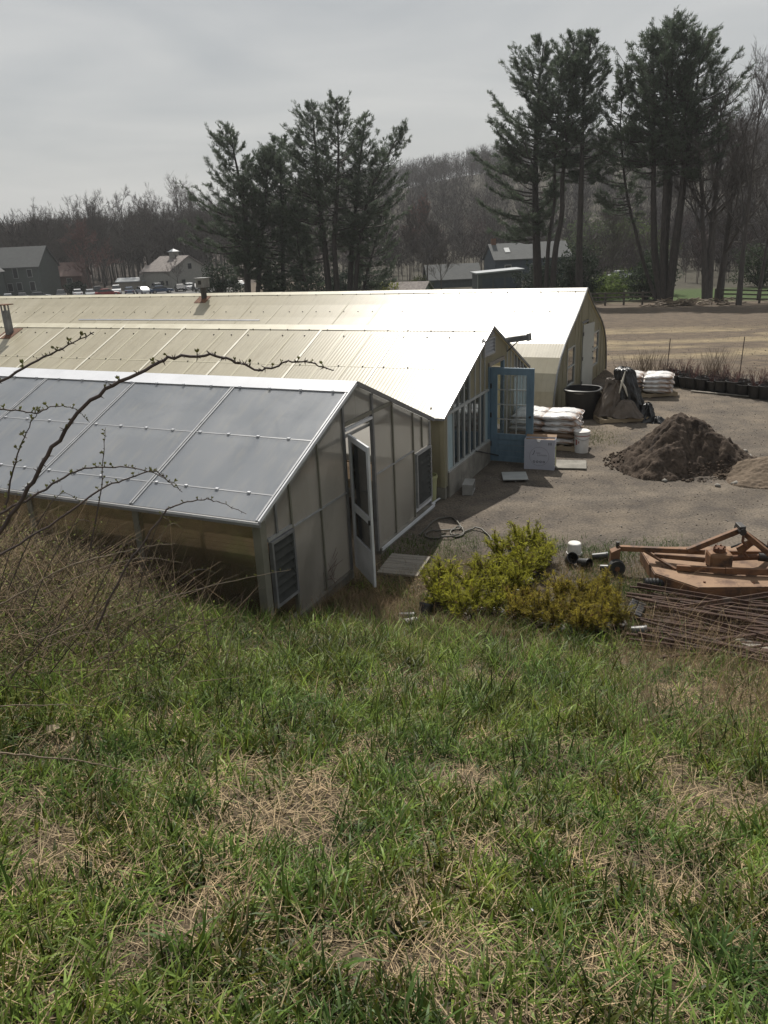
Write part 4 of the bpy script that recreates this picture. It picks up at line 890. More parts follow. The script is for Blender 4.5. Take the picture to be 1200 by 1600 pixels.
# ------------------------------------------------------------------ trees
def stem_path(pts, n=24):
    """pts: control points (x,y,z); smooth resample by z"""
    z = [p[2] for p in pts]; zz = np.linspace(z[0], z[-1], n)
    return np.stack([np.interp(zz, z, [p[0] for p in pts]), np.interp(zz, z, [p[1] for p in pts]), zz], 1)
def smooth_path(P, it=3):
    for _ in range(it): P[1:-1] = .5 * P[1:-1] + .25 * (P[:-2] + P[2:])
    return P
def make_pine(name, label, loc, stems, seed, group=None, lowdark=True, dens=1.0, tuft=1.0, tone0=(.070, .094, .066)):
    """stems: (control points, trunk radius, crown start z, crown radius, [bias direction])"""
    rg = np.random.default_rng(seed); t = thing(name, label, 'pine tree', loc, 0, group)
    WP, WQ, W0, W1 = [], [], [], []; TC, TD, TT = [], [], []
    for si, (pts, r0, cs, R, *rest) in enumerate(stems):
        bias = rest[0] if rest else None
        P = smooth_path(stem_path(pts, 26)); n = len(P); rad = r0 * (1 - np.linspace(0, 1, n) ** 1.3 * .93)
        MB().tube(P, list(rad), 9).build('trunk', 'bark_pine', t, smooth=1.0)
        top = P[-1, 2]; z = cs
        while z < top - .15:
            f = (z - cs) / (top - cs)
            c = np.array([np.interp(z, P[:, 2], P[:, k]) for k in range(3)])
            for k in range(rg.integers(2, 4)):
                az = rg.uniform(0, 2 * PI); d2 = np.array([math.cos(az), math.sin(az)])
                shp = (.45 + .75 * math.sin(PI * min(1, .22 + .72 * f))) * (1 - f ** 4 * .75)
                ln = R * shp * rg.uniform(.55, 1.12)
                if bias is not None: ln *= (.62 + .5 * max(-.4, d2 @ np.array(bias)))
                if f < .12 and rg.random() < .45: ln *= .5
                el = math.radians(2 + 42 * f ** 1.2 + rg.uniform(-8, 10)); up = rg.uniform(.08, .30) + .18 * f
                m = max(4, int(ln / .45)); s = np.linspace(0, 1, m + 1)
                hor = ln * (s * math.cos(el)); ver = ln * (s * math.sin(el) + .7 * up * s ** 2.6 - .07 * np.sin(s * PI))
                wob = np.cumsum(rg.normal(0, .05, (m + 1, 3)), 0) * ln * .12; wob[0] = 0
                B = c + np.stack([d2[0] * hor, d2[1] * hor, ver], 1) + wob
                br = max(.018, .025 * ln * (1 - f * .5)) * (1 - s * .8)
                WP.append(B[:-1]); WQ.append(B[1:]); W0.append(br[:-1]); W1.append(br[1:])
                # side shoots carrying the needles
                ns = int((3 + ln * 3.6) * dens)
                sv = rg.uniform(.30 if f < .75 else .1, 1.0, ns) ** .8
                base = np.stack([np.interp(sv, s, B[:, k2]) for k2 in range(3)], 1)
                aa = az + rg.choice([-1, 1], ns) * rg.uniform(.25, 1.2, ns); ee = el * .55 + rg.uniform(-.05, .6, ns)
                dr = np.stack([np.cos(aa) * np.cos(ee), np.sin(aa) * np.cos(ee), np.sin(ee)], 1)
                sl_ = rg.uniform(.35, 1.25, ns) * (1.2 - .55 * sv) * min(1, .45 + ln * .2)
                kk = 4
                for q in range(kk):
                    TC.append(base + dr * (sl_ * (.3 + .7 * (q + .6) / kk))[:, None]); dd = dr + np.array([0, 0, .35]); TD.append(dd)
                WP.append(base); WQ.append(base + dr * sl_[:, None]); W0.append(np.full(ns, .012)); W1.append(np.full(ns, .006))
            z += rg.uniform(.24, .42)
    V, F = seg_tubes(np.concatenate(WP), np.concatenate(WQ), np.concatenate(W0), np.concatenate(W1), 3)
    npmesh('branches', V, F, 'bark_pine', parent=t)
    C = np.concatenate(TC); Dn = np.concatenate(TD); C = np.repeat(C, 5, 0); Dn = np.repeat(Dn, 5, 0); n = len(C)
    Dn = Dn + rg.normal(0, .55, (n, 3)); Dn /= np.linalg.norm(Dn, axis=1, keepdims=True)
    C = C + rg.normal(0, .07, (n, 3))
    V, F = slivers(rg, C, Dn, rg.uniform(.18, .38, n) * tuft, rg.uniform(.04, .08, n) * tuft)
    tone = np.array(tone0) * rg.uniform(.7, 1.45, (n, 1)) * np.array([1, 1, 1]) + rg.uniform(0, .012, (n, 1)) * np.array([1, .8, 0])
    npmesh('crown', V, F, 'needles', tone=np.repeat(tone, 3, 0), parent=t)
    return t
def tree_at(px, D): x, y = wpos(px, D); return (x, y, tzf(x, y) - .15)
def ctrl(px, D, pix):
    """control points of a stem from picture positions (px,py), at distance D, relative to its foot"""
    b = tree_at(px, D); out = []
    for a, c in pix: p = dp(a, c, D); out.append((p.x - b[0], p.y - b[1], p.z - b[2]))
    out[0] = (out[0][0], out[0][1], 0.); return out
def jit(P, dy): return [(x, y + dy * min(1, z / 6), z) for x, y, z in P]
# left pair
make_pine('pine_tree', 'leftmost pine, with a slanting crown, behind the farthest greenhouse', tree_at(385, 94), [
    (ctrl(385, 94, [(385, 465), (386, 400), (384, 330), (372, 270), (358, 203)]), .42, 4.0, 5.8, (-.7, 0)),
    (jit(ctrl(385, 94, [(398, 465), (404, 410), (408, 350), (412, 290), (420, 232)]), 1.5), .30, 3.5, 4.2)], 11, 'tall pines beyond the greenhouses', dens=1.15)
make_pine('pine_tree', 'slender low pine between the leftmost pine and the broad one', tree_at(438, 97), [
    (ctrl(438, 97, [(440, 465), (442, 400), (440, 320), (436, 218)]), .3, 2.2, 4.8)], 12, 'tall pines beyond the greenhouses')
make_pine('pine_tree', 'broad many-stemmed pine left of the picture centre', tree_at(530, 92), [
    (ctrl(530, 92, [(515, 465), (508, 390), (500, 330), (495, 250), (487, 164)]), .40, 5.5, 5.4, (-.5, 0)),
    (jit(ctrl(530, 92, [(528, 465), (522, 380), (528, 300), (530, 240), (527, 160)]), -1.2), .36, 7.0, 4.2),
    (jit(ctrl(530, 92, [(545, 465), (548, 400), (556, 320), (562, 250), (572, 180)]), 1.0), .36, 6.5, 4.6, (.3, 0)),
    (jit(ctrl(530, 92, [(552, 465), (560, 390), (576, 300), (600, 255), (626, 205)]), -.4), .30, 5.0, 5.2, (.8, 0)),
    (jit(ctrl(530, 92, [(560, 465), (575, 420), (590, 370), (598, 330)]), 1.6), .2, 1.2, 3.6, (.7, 0)),
    (jit(ctrl(530, 92, [(490, 465), (470, 420), (462, 370), (460, 320)]), 1.2), .2, 1.2, 3.6, (-.5, 0))], 13, 'tall pines beyond the greenhouses', dens=.9)
# right pair
make_pine('pine_tree', 'pine with dense left-leaning crown behind the farthest greenhouse', tree_at(842, 88), [
    (ctrl(842, 88, [(842, 465), (839, 400), (836, 300), (838, 200), (842, 130), (850, 66)]), .50, 6.5, 5.9, (-.7, 0))], 14, 'tall pines beyond the greenhouses', dens=1.3)
make_pine('pine_tree', 'pine with two twisting bare stems leaning over the farthest greenhouse', tree_at(860, 85), [
    (ctrl(860, 85, [(862, 465), (868, 380), (882, 330), (876, 290), (886, 230), (888, 160), (898, 58)]), .34, 12.6, 3.7),
    (jit(ctrl(860, 85, [(852, 465), (860, 370), (872, 310), (868, 270), (874, 200), (876, 150), (884, 85)]), .8), .24, 13.5, 3.2)], 15, 'tall pines beyond the greenhouses', dens=1.1)
make_pine('pine_tree', 'straight pine with bare lower trunk right of the twisting one', tree_at(908, 84), [
    (ctrl(908, 84, [(906, 468), (905, 390), (908, 300), (910, 220), (912, 150), (925, 52)]), .38, 11.8, 4.0, (.3, 0))], 16, 'tall pines beyond the greenhouses', dens=1.15)
make_pine('pine_tree', 'tallest pine, with several stems from one base, at right', tree_at(1040, 83), [
    (ctrl(1040, 83, [(1036, 470), (1022, 400), (1021, 300), (1022, 200), (1020, 60)]), .38, 11.0, 5.2, (-.6, 0)),
    (jit(ctrl(1040, 83, [(1038, 470), (1032, 390), (1036, 290), (1038, 180), (1040, 48)]), -.6), .30, 13.0, 3.6),
    (jit(ctrl(1040, 83, [(1041, 470), (1042, 400), (1052, 290), (1054, 170), (1056, 24)]), .8), .34, 13.0, 3.8),
    (jit(ctrl(1040, 83, [(1043, 470), (1052, 380), (1066, 280), (1068, 170), (1072, 40)]), -.3), .34, 12.5, 4.0),
    (jit(ctrl(1040, 83, [(1045, 470), (1058, 390), (1074, 270), (1084, 190), (1102, 55)]), .4), .36, 11.4, 5.4, (.6, 0)),
    (jit(ctrl(1040, 83, [(1030, 470), (1012, 420), (985, 300), (975, 190), (985, 100)]), 1.4), .20, 8.0, 3.6, (-.4, 0))], 17, 'tall pines beyond the greenhouses', dens=.85)

def bare_geom(rg, h, spread=.42, r0=.22, levels=3, kids=(9, 6, 5), up=.55, twig=1.0, fork=.25):
    """bare crown: returns trunk tube MB, branch segments, twig slivers"""
    segP, segQ, sr0, sr1 = [], [], [], []; tw_c, tw_d, tw_l = [], [], []
    lean = rg.normal(0, .03, 2); n = 12
    s = np.linspace(0, 1, n); wob = np.cumsum(rg.normal(0, .012 * h, (n, 2)), 0) * .35
    T = np.stack([lean[0] * h * s + wob[:, 0] * s, lean[1] * h * s + wob[:, 1] * s, h * .92 * s], 1); TR = r0 * (1 - .92 * s ** .9)
    def grow(p, d, L_, r, lev):
        m = 4; pts = [p]; dd = d.copy()
        for i in range(m):
            dd = dd + np.array([0, 0, .14]) + rg.normal(0, .13, 3); dd /= np.linalg.norm(dd); pts.append(pts[-1] + dd * L_ / m)
        for i in range(m):
            segP.append(pts[i]); segQ.append(pts[i + 1]); sr0.append(r * (1 - .8 * i / m)); sr1.append(r * (1 - .8 * (i + 1) / m))
        if lev >= levels:
            for i in range(1, m + 1):
                for k in range(3):
                    e = dd + rg.normal(0, .6, 3) + np.array([0, 0, .2]); e /= np.linalg.norm(e); tw_c.append(pts[i]); tw_d.append(e); tw_l.append(L_ * rg.uniform(.35, .8) * twig)
            return
        for k in range(kids[lev]):
            f = rg.uniform(.25, 1.0); i = min(int(f * m), m - 1); q = pts[i] + (pts[i + 1] - pts[i]) * (f * m - i)
            e = d + rg.normal(0, .62, 3) + np.array([0, 0, .12]); e /= np.linalg.norm(e)
            grow(q, e, L_ * rg.uniform(.35, .6), r * .45, lev + 1)
    for k in range(kids[0] + 5):
        f = fork + (1 - fork) * rg.uniform(0, 1) ** .85; az = rg.uniform(0, 2 * PI)
        p = np.array([np.interp(f, s, T[:, j]) for j in range(3)]); el = math.radians(28 + 45 * f * up / .55 + rg.uniform(-8, 8))
        d = np.array([math.cos(az) * math.cos(el), math.sin(az) * math.cos(el), math.sin(el)])
        grow(p, d, h * spread * (1.15 - .7 * f) * rg.uniform(.7, 1.15), r0 * .36 * (1.1 - .6 * f), 1)
    return T, TR, (np.array(segP), np.array(segQ), np.array(sr0), np.array(sr1)), (np.array(tw_c), np.array(tw_d), np.array(tw_l))
def bare_tree(name, label, loc, h, seed, twm='twig_bare', group=None, detail=3, rad=.22, spread=.42, kids=(9, 6, 5), minr=.012, tww=.02, fork=.25, stems=1):
    rg = np.random.default_rng(seed); t = thing(name, label, 'tree', loc, 0, group)
    Vs, Fs, Tw = [], [], []; b = 0; V2 = []; F2 = []; b2 = 0
    for k in range(stems):
        T, TR, S, X = bare_geom(rg, h * (1 if k == 0 else rg.uniform(.75, .95)), spread, rad * (1 if k == 0 else .75), detail, kids, fork=fork)
        offx = 0 if k == 0 else rg.uniform(-.5, .5); ln = 0 if k == 0 else rg.uniform(-.16, .16)
        def sh(P): P = P.copy(); P[:, 0] += offx + ln * P[:, 2]; return P
        MB().tube(sh(T), list(TR), 8).build('trunk', 'bark_bare', t, smooth=1.0)
        V, F = seg_tubes(sh(S[0]), sh(S[1]), np.maximum(S[2], minr), np.maximum(S[3], minr * .7), 3); Vs.append(V); Fs.append(F + b); b += len(V)
        V, F = slivers(rg, sh(X[0]), X[1], X[2], np.full(len(X[0]), tww)); V2.append(V); F2.append(F + b2); b2 += len(V)
    npmesh('branches', np.concatenate(Vs), np.concatenate(Fs), 'bark_bare', parent=t)
    npmesh('crown', np.concatenate(V2), np.concatenate(F2), twm, parent=t)
    return t
bare_tree('bare_tree', 'tall bare tree with dark trunk right of the tallest pine', tree_at(1108, 84), 18.0, 21, rad=.52, spread=.40, stems=2, fork=.35, group='bare trees at right')
bare_tree('bare_tree', 'tall bare tree with spreading crown at the right edge', tree_at(1158, 80), 17.5, 22, rad=.30, spread=.44, fork=.3, group='bare trees at right')
bare_tree('bare_tree', 'thick dark bare trunk beside the tall bare tree at right', tree_at(1126, 86), 14.5, 23, rad=.45, spread=.38, group='bare trees at right')
bare_tree('bare_tree', 'slanting slim bare tree near the right edge', tree_at(1188, 88), 14.5, 24, rad=.22, spread=.46, group='bare trees at right')
bare_tree('bare_tree', 'low bare tree with fine branches behind the rail fence', tree_at(955, 104), 8.5, 25, rad=.16, spread=.55, group='bare trees at right')
bare_tree('bare_tree', 'small spreading bare tree in front of the grey shed roof', tree_at(690, 112), 5.6, 26, rad=.13, spread=.55, kids=(8, 5, 4))
bare_tree('bare_tree', 'thin pale bare tree before the beige barn-like house', tree_at(277, 173), 6.2, 27, rad=.11, spread=.45, kids=(7, 5, 4))
bare_tree('red_budded_tree', 'rounded tree in red bud between green house and beige house', tree_at(140, 186), 12.0, 28, 'twig_red', rad=.18, spread=.55, tww=.05, kids=(10, 7, 6), fork=.12)
bare_tree('red_budded_tree', 'tree in red bud on the wooded slope right of the broad pine', tree_at(662, 180), 15.0, 29, 'twig_red', rad=.2, spread=.38, tww=.05, kids=(10, 7, 5), fork=.4)
bare_tree('bare_tree', 'slim grey bare tree close right of the broad pine', tree_at(640, 130), 11.0, 30, rad=.14, spread=.36)
bare_tree('bare_tree', 'slim grey bare tree left of the grey shed roof', tree_at(668, 128), 12.0, 31, rad=.15, spread=.34)
bare_tree('bare_tree', 'tall old bare tree rising behind the beige house roof', tree_at(236, 196), 17.0, 32, rad=.4, spread=.40, kids=(9, 6, 5))
bare_tree('bare_tree', 'bare tree with arching limbs at the left pine on the skyline', tree_at(292, 204), 21.0, 33, rad=.36, spread=.46, kids=(9, 6, 5), tww=.03)

# wood edge behind the houses: single trees, one label as nothing tells them apart
rg = np.random.default_rng(77); protos = []
WL = 'bare grey tree in the wood edge behind the far car park'
for k in range(4):
    protos.append(bare_tree('wood_edge_tree', WL, (0, 0, 0), 17.0, 40 + k, group='bare trees of the wood edge', rad=.28, spread=.40, kids=(8, 6, 4), minr=.02, tww=.028, fork=.3))
n = 0
for k in range(64):
    px = -40 + 400 * (k + rg.uniform(-.4, .4)) / 64; D = rg.uniform(198, 238)
    loc = tree_at(px, D); s = rg.uniform(.78, 1.12) * np.interp(px, [0, 60, 150, 330], [.80, .9, 1.02, 1.08]); p = protos[k % 4]
    if k < 4: p.location = loc; p.rotation_euler.z = rg.uniform(0, 6); p.scale = (s, s, s)
    else: dup(p, loc, rg.uniform(0, 6), scale=s)
# the wooded hill reads as one mass
def woodland(name, label, N, azr, Dr, hr, seed, tone_m, tw=150):
    rg = np.random.default_rng(seed); var = []
    for k in range(8):
        m = tw; zf = rg.uniform(.22, 1, m) ** .75; a = rg.uniform(0, 6.3, m); r = .20 * np.sin(PI * np.clip((zf - .12) / 1.02, 0, 1)) ** .7 * rg.uniform(.05, 1, m)
        C = np.stack([np.cos(a) * r, np.sin(a) * r, zf * .93], 1); Dn = np.stack([np.cos(a) * .55, np.sin(a) * .55, np.ones(m) * .9], 1) + rg.normal(0, .35, (m, 3)); Dn /= np.linalg.norm(Dn, axis=1, keepdims=True)
        V1, F1 = slivers(rg, C, Dn, rg.uniform(.07, .22, m), rg.uniform(.007, .015, m))
        lim = 7; aa = rg.uniform(0, 6.3, lim); zz = rg.uniform(.25, .6, lim); P0 = np.stack([np.zeros(lim), np.zeros(lim), zz], 1); Q0 = P0 + np.stack([np.cos(aa) * .14, np.sin(aa) * .14, rg.uniform(.15, .32, lim)], 1)
        V2, F2 = seg_tubes(np.vstack([P0, [[0, 0, 0]], [[0, 0, .5]]]), np.vstack([Q0, [[0, 0, .5]], [[.01, 0, .95]]]), np.append(np.full(lim, .005), [.0075, .006]), np.append(np.full(lim, .003), [.006, .003]), 3)
        var.append((np.concatenate([V1, V2]), np.concatenate([F1, F2 + len(V1)])))
    Vs, Fs = [], []; b = 0
    az = np.radians(rg.uniform(*azr, N)); D = np.sqrt(rg.uniform(Dr[0] ** 2, Dr[1] ** 2, N))
    x = D * np.sin(az); y = D * np.cos(az); z = tz(x, y)
    for i in range(N):
        V, F = var[i % 8]; h = rg.uniform(*hr); wf = h * rg.uniform(.85, 1.25); a = rg.uniform(0, 6.3); c, s = math.cos(a), math.sin(a)
        Q = np.empty_like(V); Q[:, 0] = (V[:, 0] * c - V[:, 1] * s) * wf + x[i]; Q[:, 1] = (V[:, 0] * s + V[:, 1] * c) * wf + y[i]; Q[:, 2] = V[:, 2] * h + z[i] - .2
        Vs.append(Q); Fs.append(F + b); b += len(V)
    o = npmesh(name, np.concatenate(Vs), np.concatenate(Fs), tone_m); tag(o, label, 'woodland', kind='stuff'); return o
woodland('woodland', 'leafless grey-brown wood covering the hill behind everything', 1750, (-7, 36), (240, 540), (10, 15), 91, 'wood_mass', 120)
woodland('woodland', 'leafless wood behind the houses at left', 750, (-36, -5), (205, 330), (12, 17), 92, 'wood_mass', 160)
woodland('woodland', 'leafless scrub at the foot of the hill behind the sheds', 420, (-6, 32), (160, 245), (6, 12), 93, 'wood_mass', 180)

woodland('scrub', 'thicket of bare scrub beyond the lawn at right', 170, (14.5, 33), (118, 168), (3.5, 8), 94, 'wood_mass', 200)
# evergreen and leafing shrubs round the pines' feet
def leafy_bush(name, label, cat, loc, rx, rz, n, tone, seed, group=None, size=.16, flat=.6, parent_z=True, wooden=True):
    rg = np.random.default_rng(seed); t = thing(name, label, cat, loc, 0, group)
    nb = 26; P, Q = [], []
    for k in range(nb):
        az = rg.uniform(0, 2 * PI); el = rg.uniform(.4, 1.45); L_ = rg.uniform(.6, 1.0)
        e = np.array([math.cos(az) * math.cos(el) * rx, math.sin(az) * math.cos(el) * rx, math.sin(el) * rz]) * L_
        P += [np.zeros(3), e * .5]; Q += [e * .5, e + rg.normal(0, .05 * rx, 3)]
    V, F = seg_tubes(P, Q, np.full(len(P), .02 * rz), np.full(len(P), .009 * rz), 4); npmesh('stems', V, F, 'bark_bare', parent=t)
    u = rg.normal(size=(n, 3)); u /= np.linalg.norm(u, axis=1, keepdims=True); r = rg.uniform(.35, 1, n) ** .5
    lob = 1 + .35 * np.sin(u[:, 0] * 4 + seed) * np.cos(u[:, 1] * 5) + .2 * np.sin(u[:, 2] * 7 + seed)
    C = u * (r * lob)[:, None] * np.array([rx, rx, rz * .55]) + np.array([0, 0, rz * .55]); C = C[C[:, 2] > .03]; n = len(C)
    Dn = rg.normal(size=(n, 3)); Dn /= np.linalg.norm(Dn, axis=1, keepdims=True)
    V, F = slivers(rg, C, Dn, rg.uniform(.7, 1.4, n) * size, rg.uniform(.4, .7, n) * size)
    npmesh('foliage', V, F, 'leafy', tone=np.repeat(np.array(tone) * rg.uniform(.65, 1.4, (n, 1)), 3, 0), parent=t); return t
bushes = [(935, 92, 2.6, 2.2, (.11, .15, .045), 'light green bush behind the rail fence beside the greenhouse'), (962, 96, 3.0, 2.6, (.10, .14, .045), 'wide light green bush behind the rail fence'),
          (1008, 90, 1.9, 3.6, (.035, .05, .03), 'dark evergreen bush left of the tallest pine'), (1024, 98, 2.2, 4.6, (.035, .05, .03), 'tall dark evergreen behind the tallest pine'),
          (905, 90, 2.2, 5.2, (.03, .042, .028), 'dark evergreen at the foot of the straight pine'), (872, 94, 3.4, 4.4, (.03, .042, .03), 'dark evergreen thicket at the feet of the right pines'),
          (840, 97, 2.4, 3.2, (.03, .04, .03), 'dark evergreen beside the garage'), (560, 99, 4.0, 4.4, (.03, .042, .032), 'dark evergreen thicket under the broad pine'),
          (500, 101, 3.8, 4.0, (.028, .04, .03), 'dark evergreen under the left side of the broad pine'), (425, 99, 1.5, 4.8, (.026, .038, .03), 'narrow dark evergreen under the left pines'),
          (345, 101, 2.6, 5.2, (.035, .048, .034), 'dark evergreen at the foot of the leftmost pine'), (606, 96, 1.8, 2.4, (.17, .19, .04), 'yellow-green bush right of the broad pine'),
          (1190, 110, 3.2, 5.0, (.045, .06, .035), 'dark bush at the far right edge beyond the fence'), (118, 182, 2.0, 2.4, (.03, .04, .03), 'small dark bush beside the red-budded tree'),
          (655, 122, 1.8, 2.0, (.075, .085, .035), 'olive bush left of the grey shed'), (985, 150, 6, 8.0, (.085, .11, .045), 'greenish leafing tree behind the white car'), (930, 158, 7, 9, (.075, .095, .05), 'hazy greenish tree above the light green bush')]
for k, (px, D, rx, rz, tn, lab) in enumerate(bushes):
    leafy_bush('bush', lab, 'bush', tree_at(px, D), rx, rz, int(1500 * min(2.2, rx * rz / 8 + .4)), tn, 200 + k, size=.30 if D < 140 else .5)
# brush heap by the fence
rg = np.random.default_rng(5); bl = tree_at(1078, 80); t = thing('brush_heap', 'heap of cut branches by the fence under the tallest pine', 'brush heap', bl)
P = np.stack([rg.normal(0, 1.9, 240), rg.normal(0, .8, 240), rg.uniform(.05, .7, 240)], 1); a = rg.uniform(0, 6.3, 240); dl = np.stack([np.cos(a), np.sin(a) * .7, rg.normal(0, .25, 240)], 1) * rg.uniform(.4, 1.3, (240, 1))
V, F = seg_tubes(P, P + dl, np.full(240, .05), np.full(240, .025), 4); npmesh('branches', V, F, 'cane_pale', parent=t)
# overhead wire across the valley
o = MB().tube([dp(560, 374, 165), dp(650, 375.5, 160), dp(740, 375, 156), dp(830, 373, 152), dp(1000, 366, 150)], .03, 5).build('overhead_wire', 'dark_metal'); tag(o, 'thin overhead wire crossing above the grey shed', 'wire')
# ------------------------------------------------------------------ things in the yard
def rz(o, a): o.rotation_euler.z = a; return o
def bag_mesh(name, seed, lx=.78, ly=.46, h=.15):
    rg = np.random.default_rng(seed); nx, ny = 15, 10; V = []; F = []
    u = np.linspace(-1, 1, nx); v = np.linspace(-1, 1, ny); nzv = rg.normal(0, 1, (nx, ny)) * .006
    for side in (1, -1):
        for i in range(nx):
            for j in range(ny):
                e = (1 - abs(u[i]) ** 5) ** .55 * (1 - abs(v[j]) ** 4) ** .5
                sx = lx / 2 * u[i] * (1 - .05 * (1 - abs(v[j]))); sy = ly / 2 * v[j] * (1 - .10 * abs(u[i]) ** 3)
                z = h / 2 + side * (h / 2 * e * (.82 if side > 0 else .95) + .004) + (nzv[i, j] * e if side > 0 else 0) + (.012 * math.sin(u[i] * 5 + seed) * e if side > 0 else 0)
                V.append((sx, sy, z))
    o = nx * ny
    for i in range(nx - 1):
        for j in range(ny - 1):
            a = i * ny + j; F += [(a, a + ny, a + ny + 1, a + 1), (o + a + 1, o + a + ny + 1, o + a + ny, o + a)]
    for i in range(nx - 1):
        a = i * ny; F.append((a, o + a, o + a + ny, a + ny)); a = i * ny + ny - 1; F.append((a, a + ny, o + a + ny, o + a))
    for j in range(ny - 1):
        F.append((j, j + 1, o + j + 1, o + j)); a = (nx - 1) * ny + j; F.append((a, o + a, o + a + 1, a + 1))
    # flared sewn ends
    m = MB(); m.add(V, F); me = m.mesh(name, smooth=1.2); return me
BAGM = [bag_mesh('bag_%d' % k, k) for k in range(3)]
def pallet(label, loc, rot, lx=1.1, ly=1.0):
    t = thing('pallet', label, 'pallet', loc, rot)
    for yy in (-ly / 2 + .05, 0, ly / 2 - .05): MB().box(-lx / 2, lx / 2, yy - .045, yy + .045, .02, .10).build('stringer', 'pallet_wood', t)
    for k in range(6): x = -lx / 2 + .05 + (lx - .1) * k / 5; MB().box(x - .045, x + .045, -ly / 2, ly / 2, .1015, .12).build('deck_board', 'pallet_wood', t)
    for k in range(3): x = -lx / 2 + .05 + (lx - .1) * k / 2; MB().box(x - .045, x + .045, -ly / 2, ly / 2, 0, .0185).build('base_board', 'pallet_wood', t)
    return t
def bag(loc, rot, mat, k, label, group, tilt=0.):
    me = BAGM[k % 3].copy(); me.materials.clear(); o = link_mesh('soil_bag', me, mat); o.location = loc; o.rotation_euler = (tilt, random.Random(k).uniform(-.03, .03), rot)
    tag(o, label, 'bag', group)
    f = MB().box(.36, .40, -.17, .17, .062, .070).build('sewn_end', mat, o); return o
rng = random.Random(12)
# stack behind the blue door and the white box
pl = W(-3.98, 16.72); pr = GROT + .05; pallet('weathered pallet under the white bags beside the blue door', pl, pr, 1.45, 1.05)
def stack(base, rot, rows, cols, layers, label, group, h=.128, browns=(), dy=.48, dx=.80):
    n = 0
    for L_ in range(layers):
        for c in range(cols):
            for r in range(rows):
                if L_ == layers - 1 and r < rows - 2: continue
                lx = (c - (cols - 1) / 2) * dx + rng.uniform(-.03, .03); ly = (r - (rows - 1) / 2) * dy + rng.uniform(-.025, .025)
                p = Vector((lx, ly, 0)); p.rotate(Matrix.Rotation(rot, 3, 'Z'))
                br = L_ in browns
                bag((base[0] + p.x, base[1] + p.y, base[2] + .122 + L_ * h), rot + rng.uniform(-.07, .07), 'bag_brown' if br else 'bag_white', n, label[1] if br else label[0], group); n += 1
stack(pl, pr, 2, 2, 5, ('white plastic soil bag stacked beside the blue door', 'brown plastic soil bag low in the stack beside the blue door'), 'bags stacked beside the blue door', browns=(1,), dy=.50, dx=.70)
p2 = W(-2.72, 22.9); pallet('pallet under the white bags behind the black tarp', p2, GROT + .5, 1.6, 1.0)
stack(p2, GROT + .08, 2, 2, 4, ('white plastic soil bag stacked behind the black tarp', ''), 'bags stacked behind the black tarp', h=.12)

# printed white carton
bx = W(-3.66, 14.86); t = thing('cardboard_box', 'white printed carton with open top standing before the blue door', 'box', bx, GROT + .10)
w2, d2, hh = .30, .115, .62
MB().box(-w2, w2, -d2, -d2 + .008, 0, hh).build('front_side', 'card_white', t); MB().box(-w2, w2, d2 - .008, d2, 0, hh).build('back_side', 'card_white', t)
MB().box(-w2, -w2 + .008, -d2 + .008, d2 - .008, 0, hh).build('end_side', 'card_white', t); MB().box(w2 - .008, w2, -d2 + .008, d2 - .008, 0, hh).build('end_side', 'card_white', t)
MB().box(-w2 + .008, w2 - .008, -d2 + .008, d2 - .008, 0, .01).build('bottom', 'card_brown', t)
MB().prism([(-w2, d2, hh), (w2, d2, hh), (w2, d2 + .09, hh + .03), (-w2, d2 + .09, hh + .03)], (0, 0, .006)).build('flap', 'card_brown', t)
MB().prism([(-w2 + .02, -d2 + .01, hh - .004), (w2 - .02, -d2 + .01, hh - .004), (w2 - .02, d2 - .02, hh - .03), (-w2 + .02, d2 - .02, hh - .03)], (0, 0, .005)).build('flap', 'card_brown', t)
MB().prism([(-.06, -d2 - .002, hh + .002), (.03, -d2 - .002, hh + .002), (.01, -d2 - .03, hh - .045), (-.03, -d2 - .03, hh - .045)], (0, -.003, 0)).build('torn_flap', 'bag_white', t)
def flat_ring(cx, cz, r, wd, y, mat, name, par, n=40, arc=(0, 2 * PI)):
    m = MB(); V = []; F = []
    for k in range(n + 1):
        a = arc[0] + (arc[1] - arc[0]) * k / n
        V += [(cx + r * math.cos(a), y, cz + r * math.sin(a)), (cx + (r - wd) * math.cos(a), y, cz + (r - wd) * math.sin(a))]
    for k in range(n): F.append((2 * k, 2 * k + 1, 2 * k + 3, 2 * k + 2))
    return m.add(V, F).build(name, mat, par)
fy = -d2 - .0025
flat_ring(0, .275, .195, .006, fy, 'print_grey', 'printed_circle', t)
def text(txt, size, loc, rot, mat, par, name='lettering', shear=0.):
    cu_ = bpy.data.curves.new(name, 'FONT'); cu_.body = txt; cu_.size = size; cu_.shear = shear; cu_.extrude = .0006
    o = bpy.data.objects.new(name, cu_); COL.objects.link(o)
    dg = bpy.context.evaluated_depsgraph_get(); me = bpy.data.meshes.new_from_object(o.evaluated_get(dg)); bpy.data.objects.remove(o, do_unlink=True)
    q = link_mesh(name, me, mat, par); q.location = loc; q.rotation_euler = rot; return q
text('J', .105, (-.128, fy, .325), (PI / 2, 0, 0), 'print_black', t, shear=.35); text('nee', .062, (-.072, fy, .330), (PI / 2, 0, 0), 'print_grey', t, shear=.3); text('Lemons', .062, (-.045, fy, .285), (PI / 2, 0, 0), 'print_grey', t, shear=.3)
for k in range(4): flat_ring(-.10 + .064 * k, .165, .023, .009, fy, 'print_black', 'printed_icon', t, 16)
for x in (.185, .225): MB().box(x - .007, x + .007, fy - .0005, fy, .51, .565).build('arrow_mark', 'print_black', t)
MB().box(w2 + .001, w2 + .003, -.0, .07, .05, .48).build('side_print', 'print_green', t)
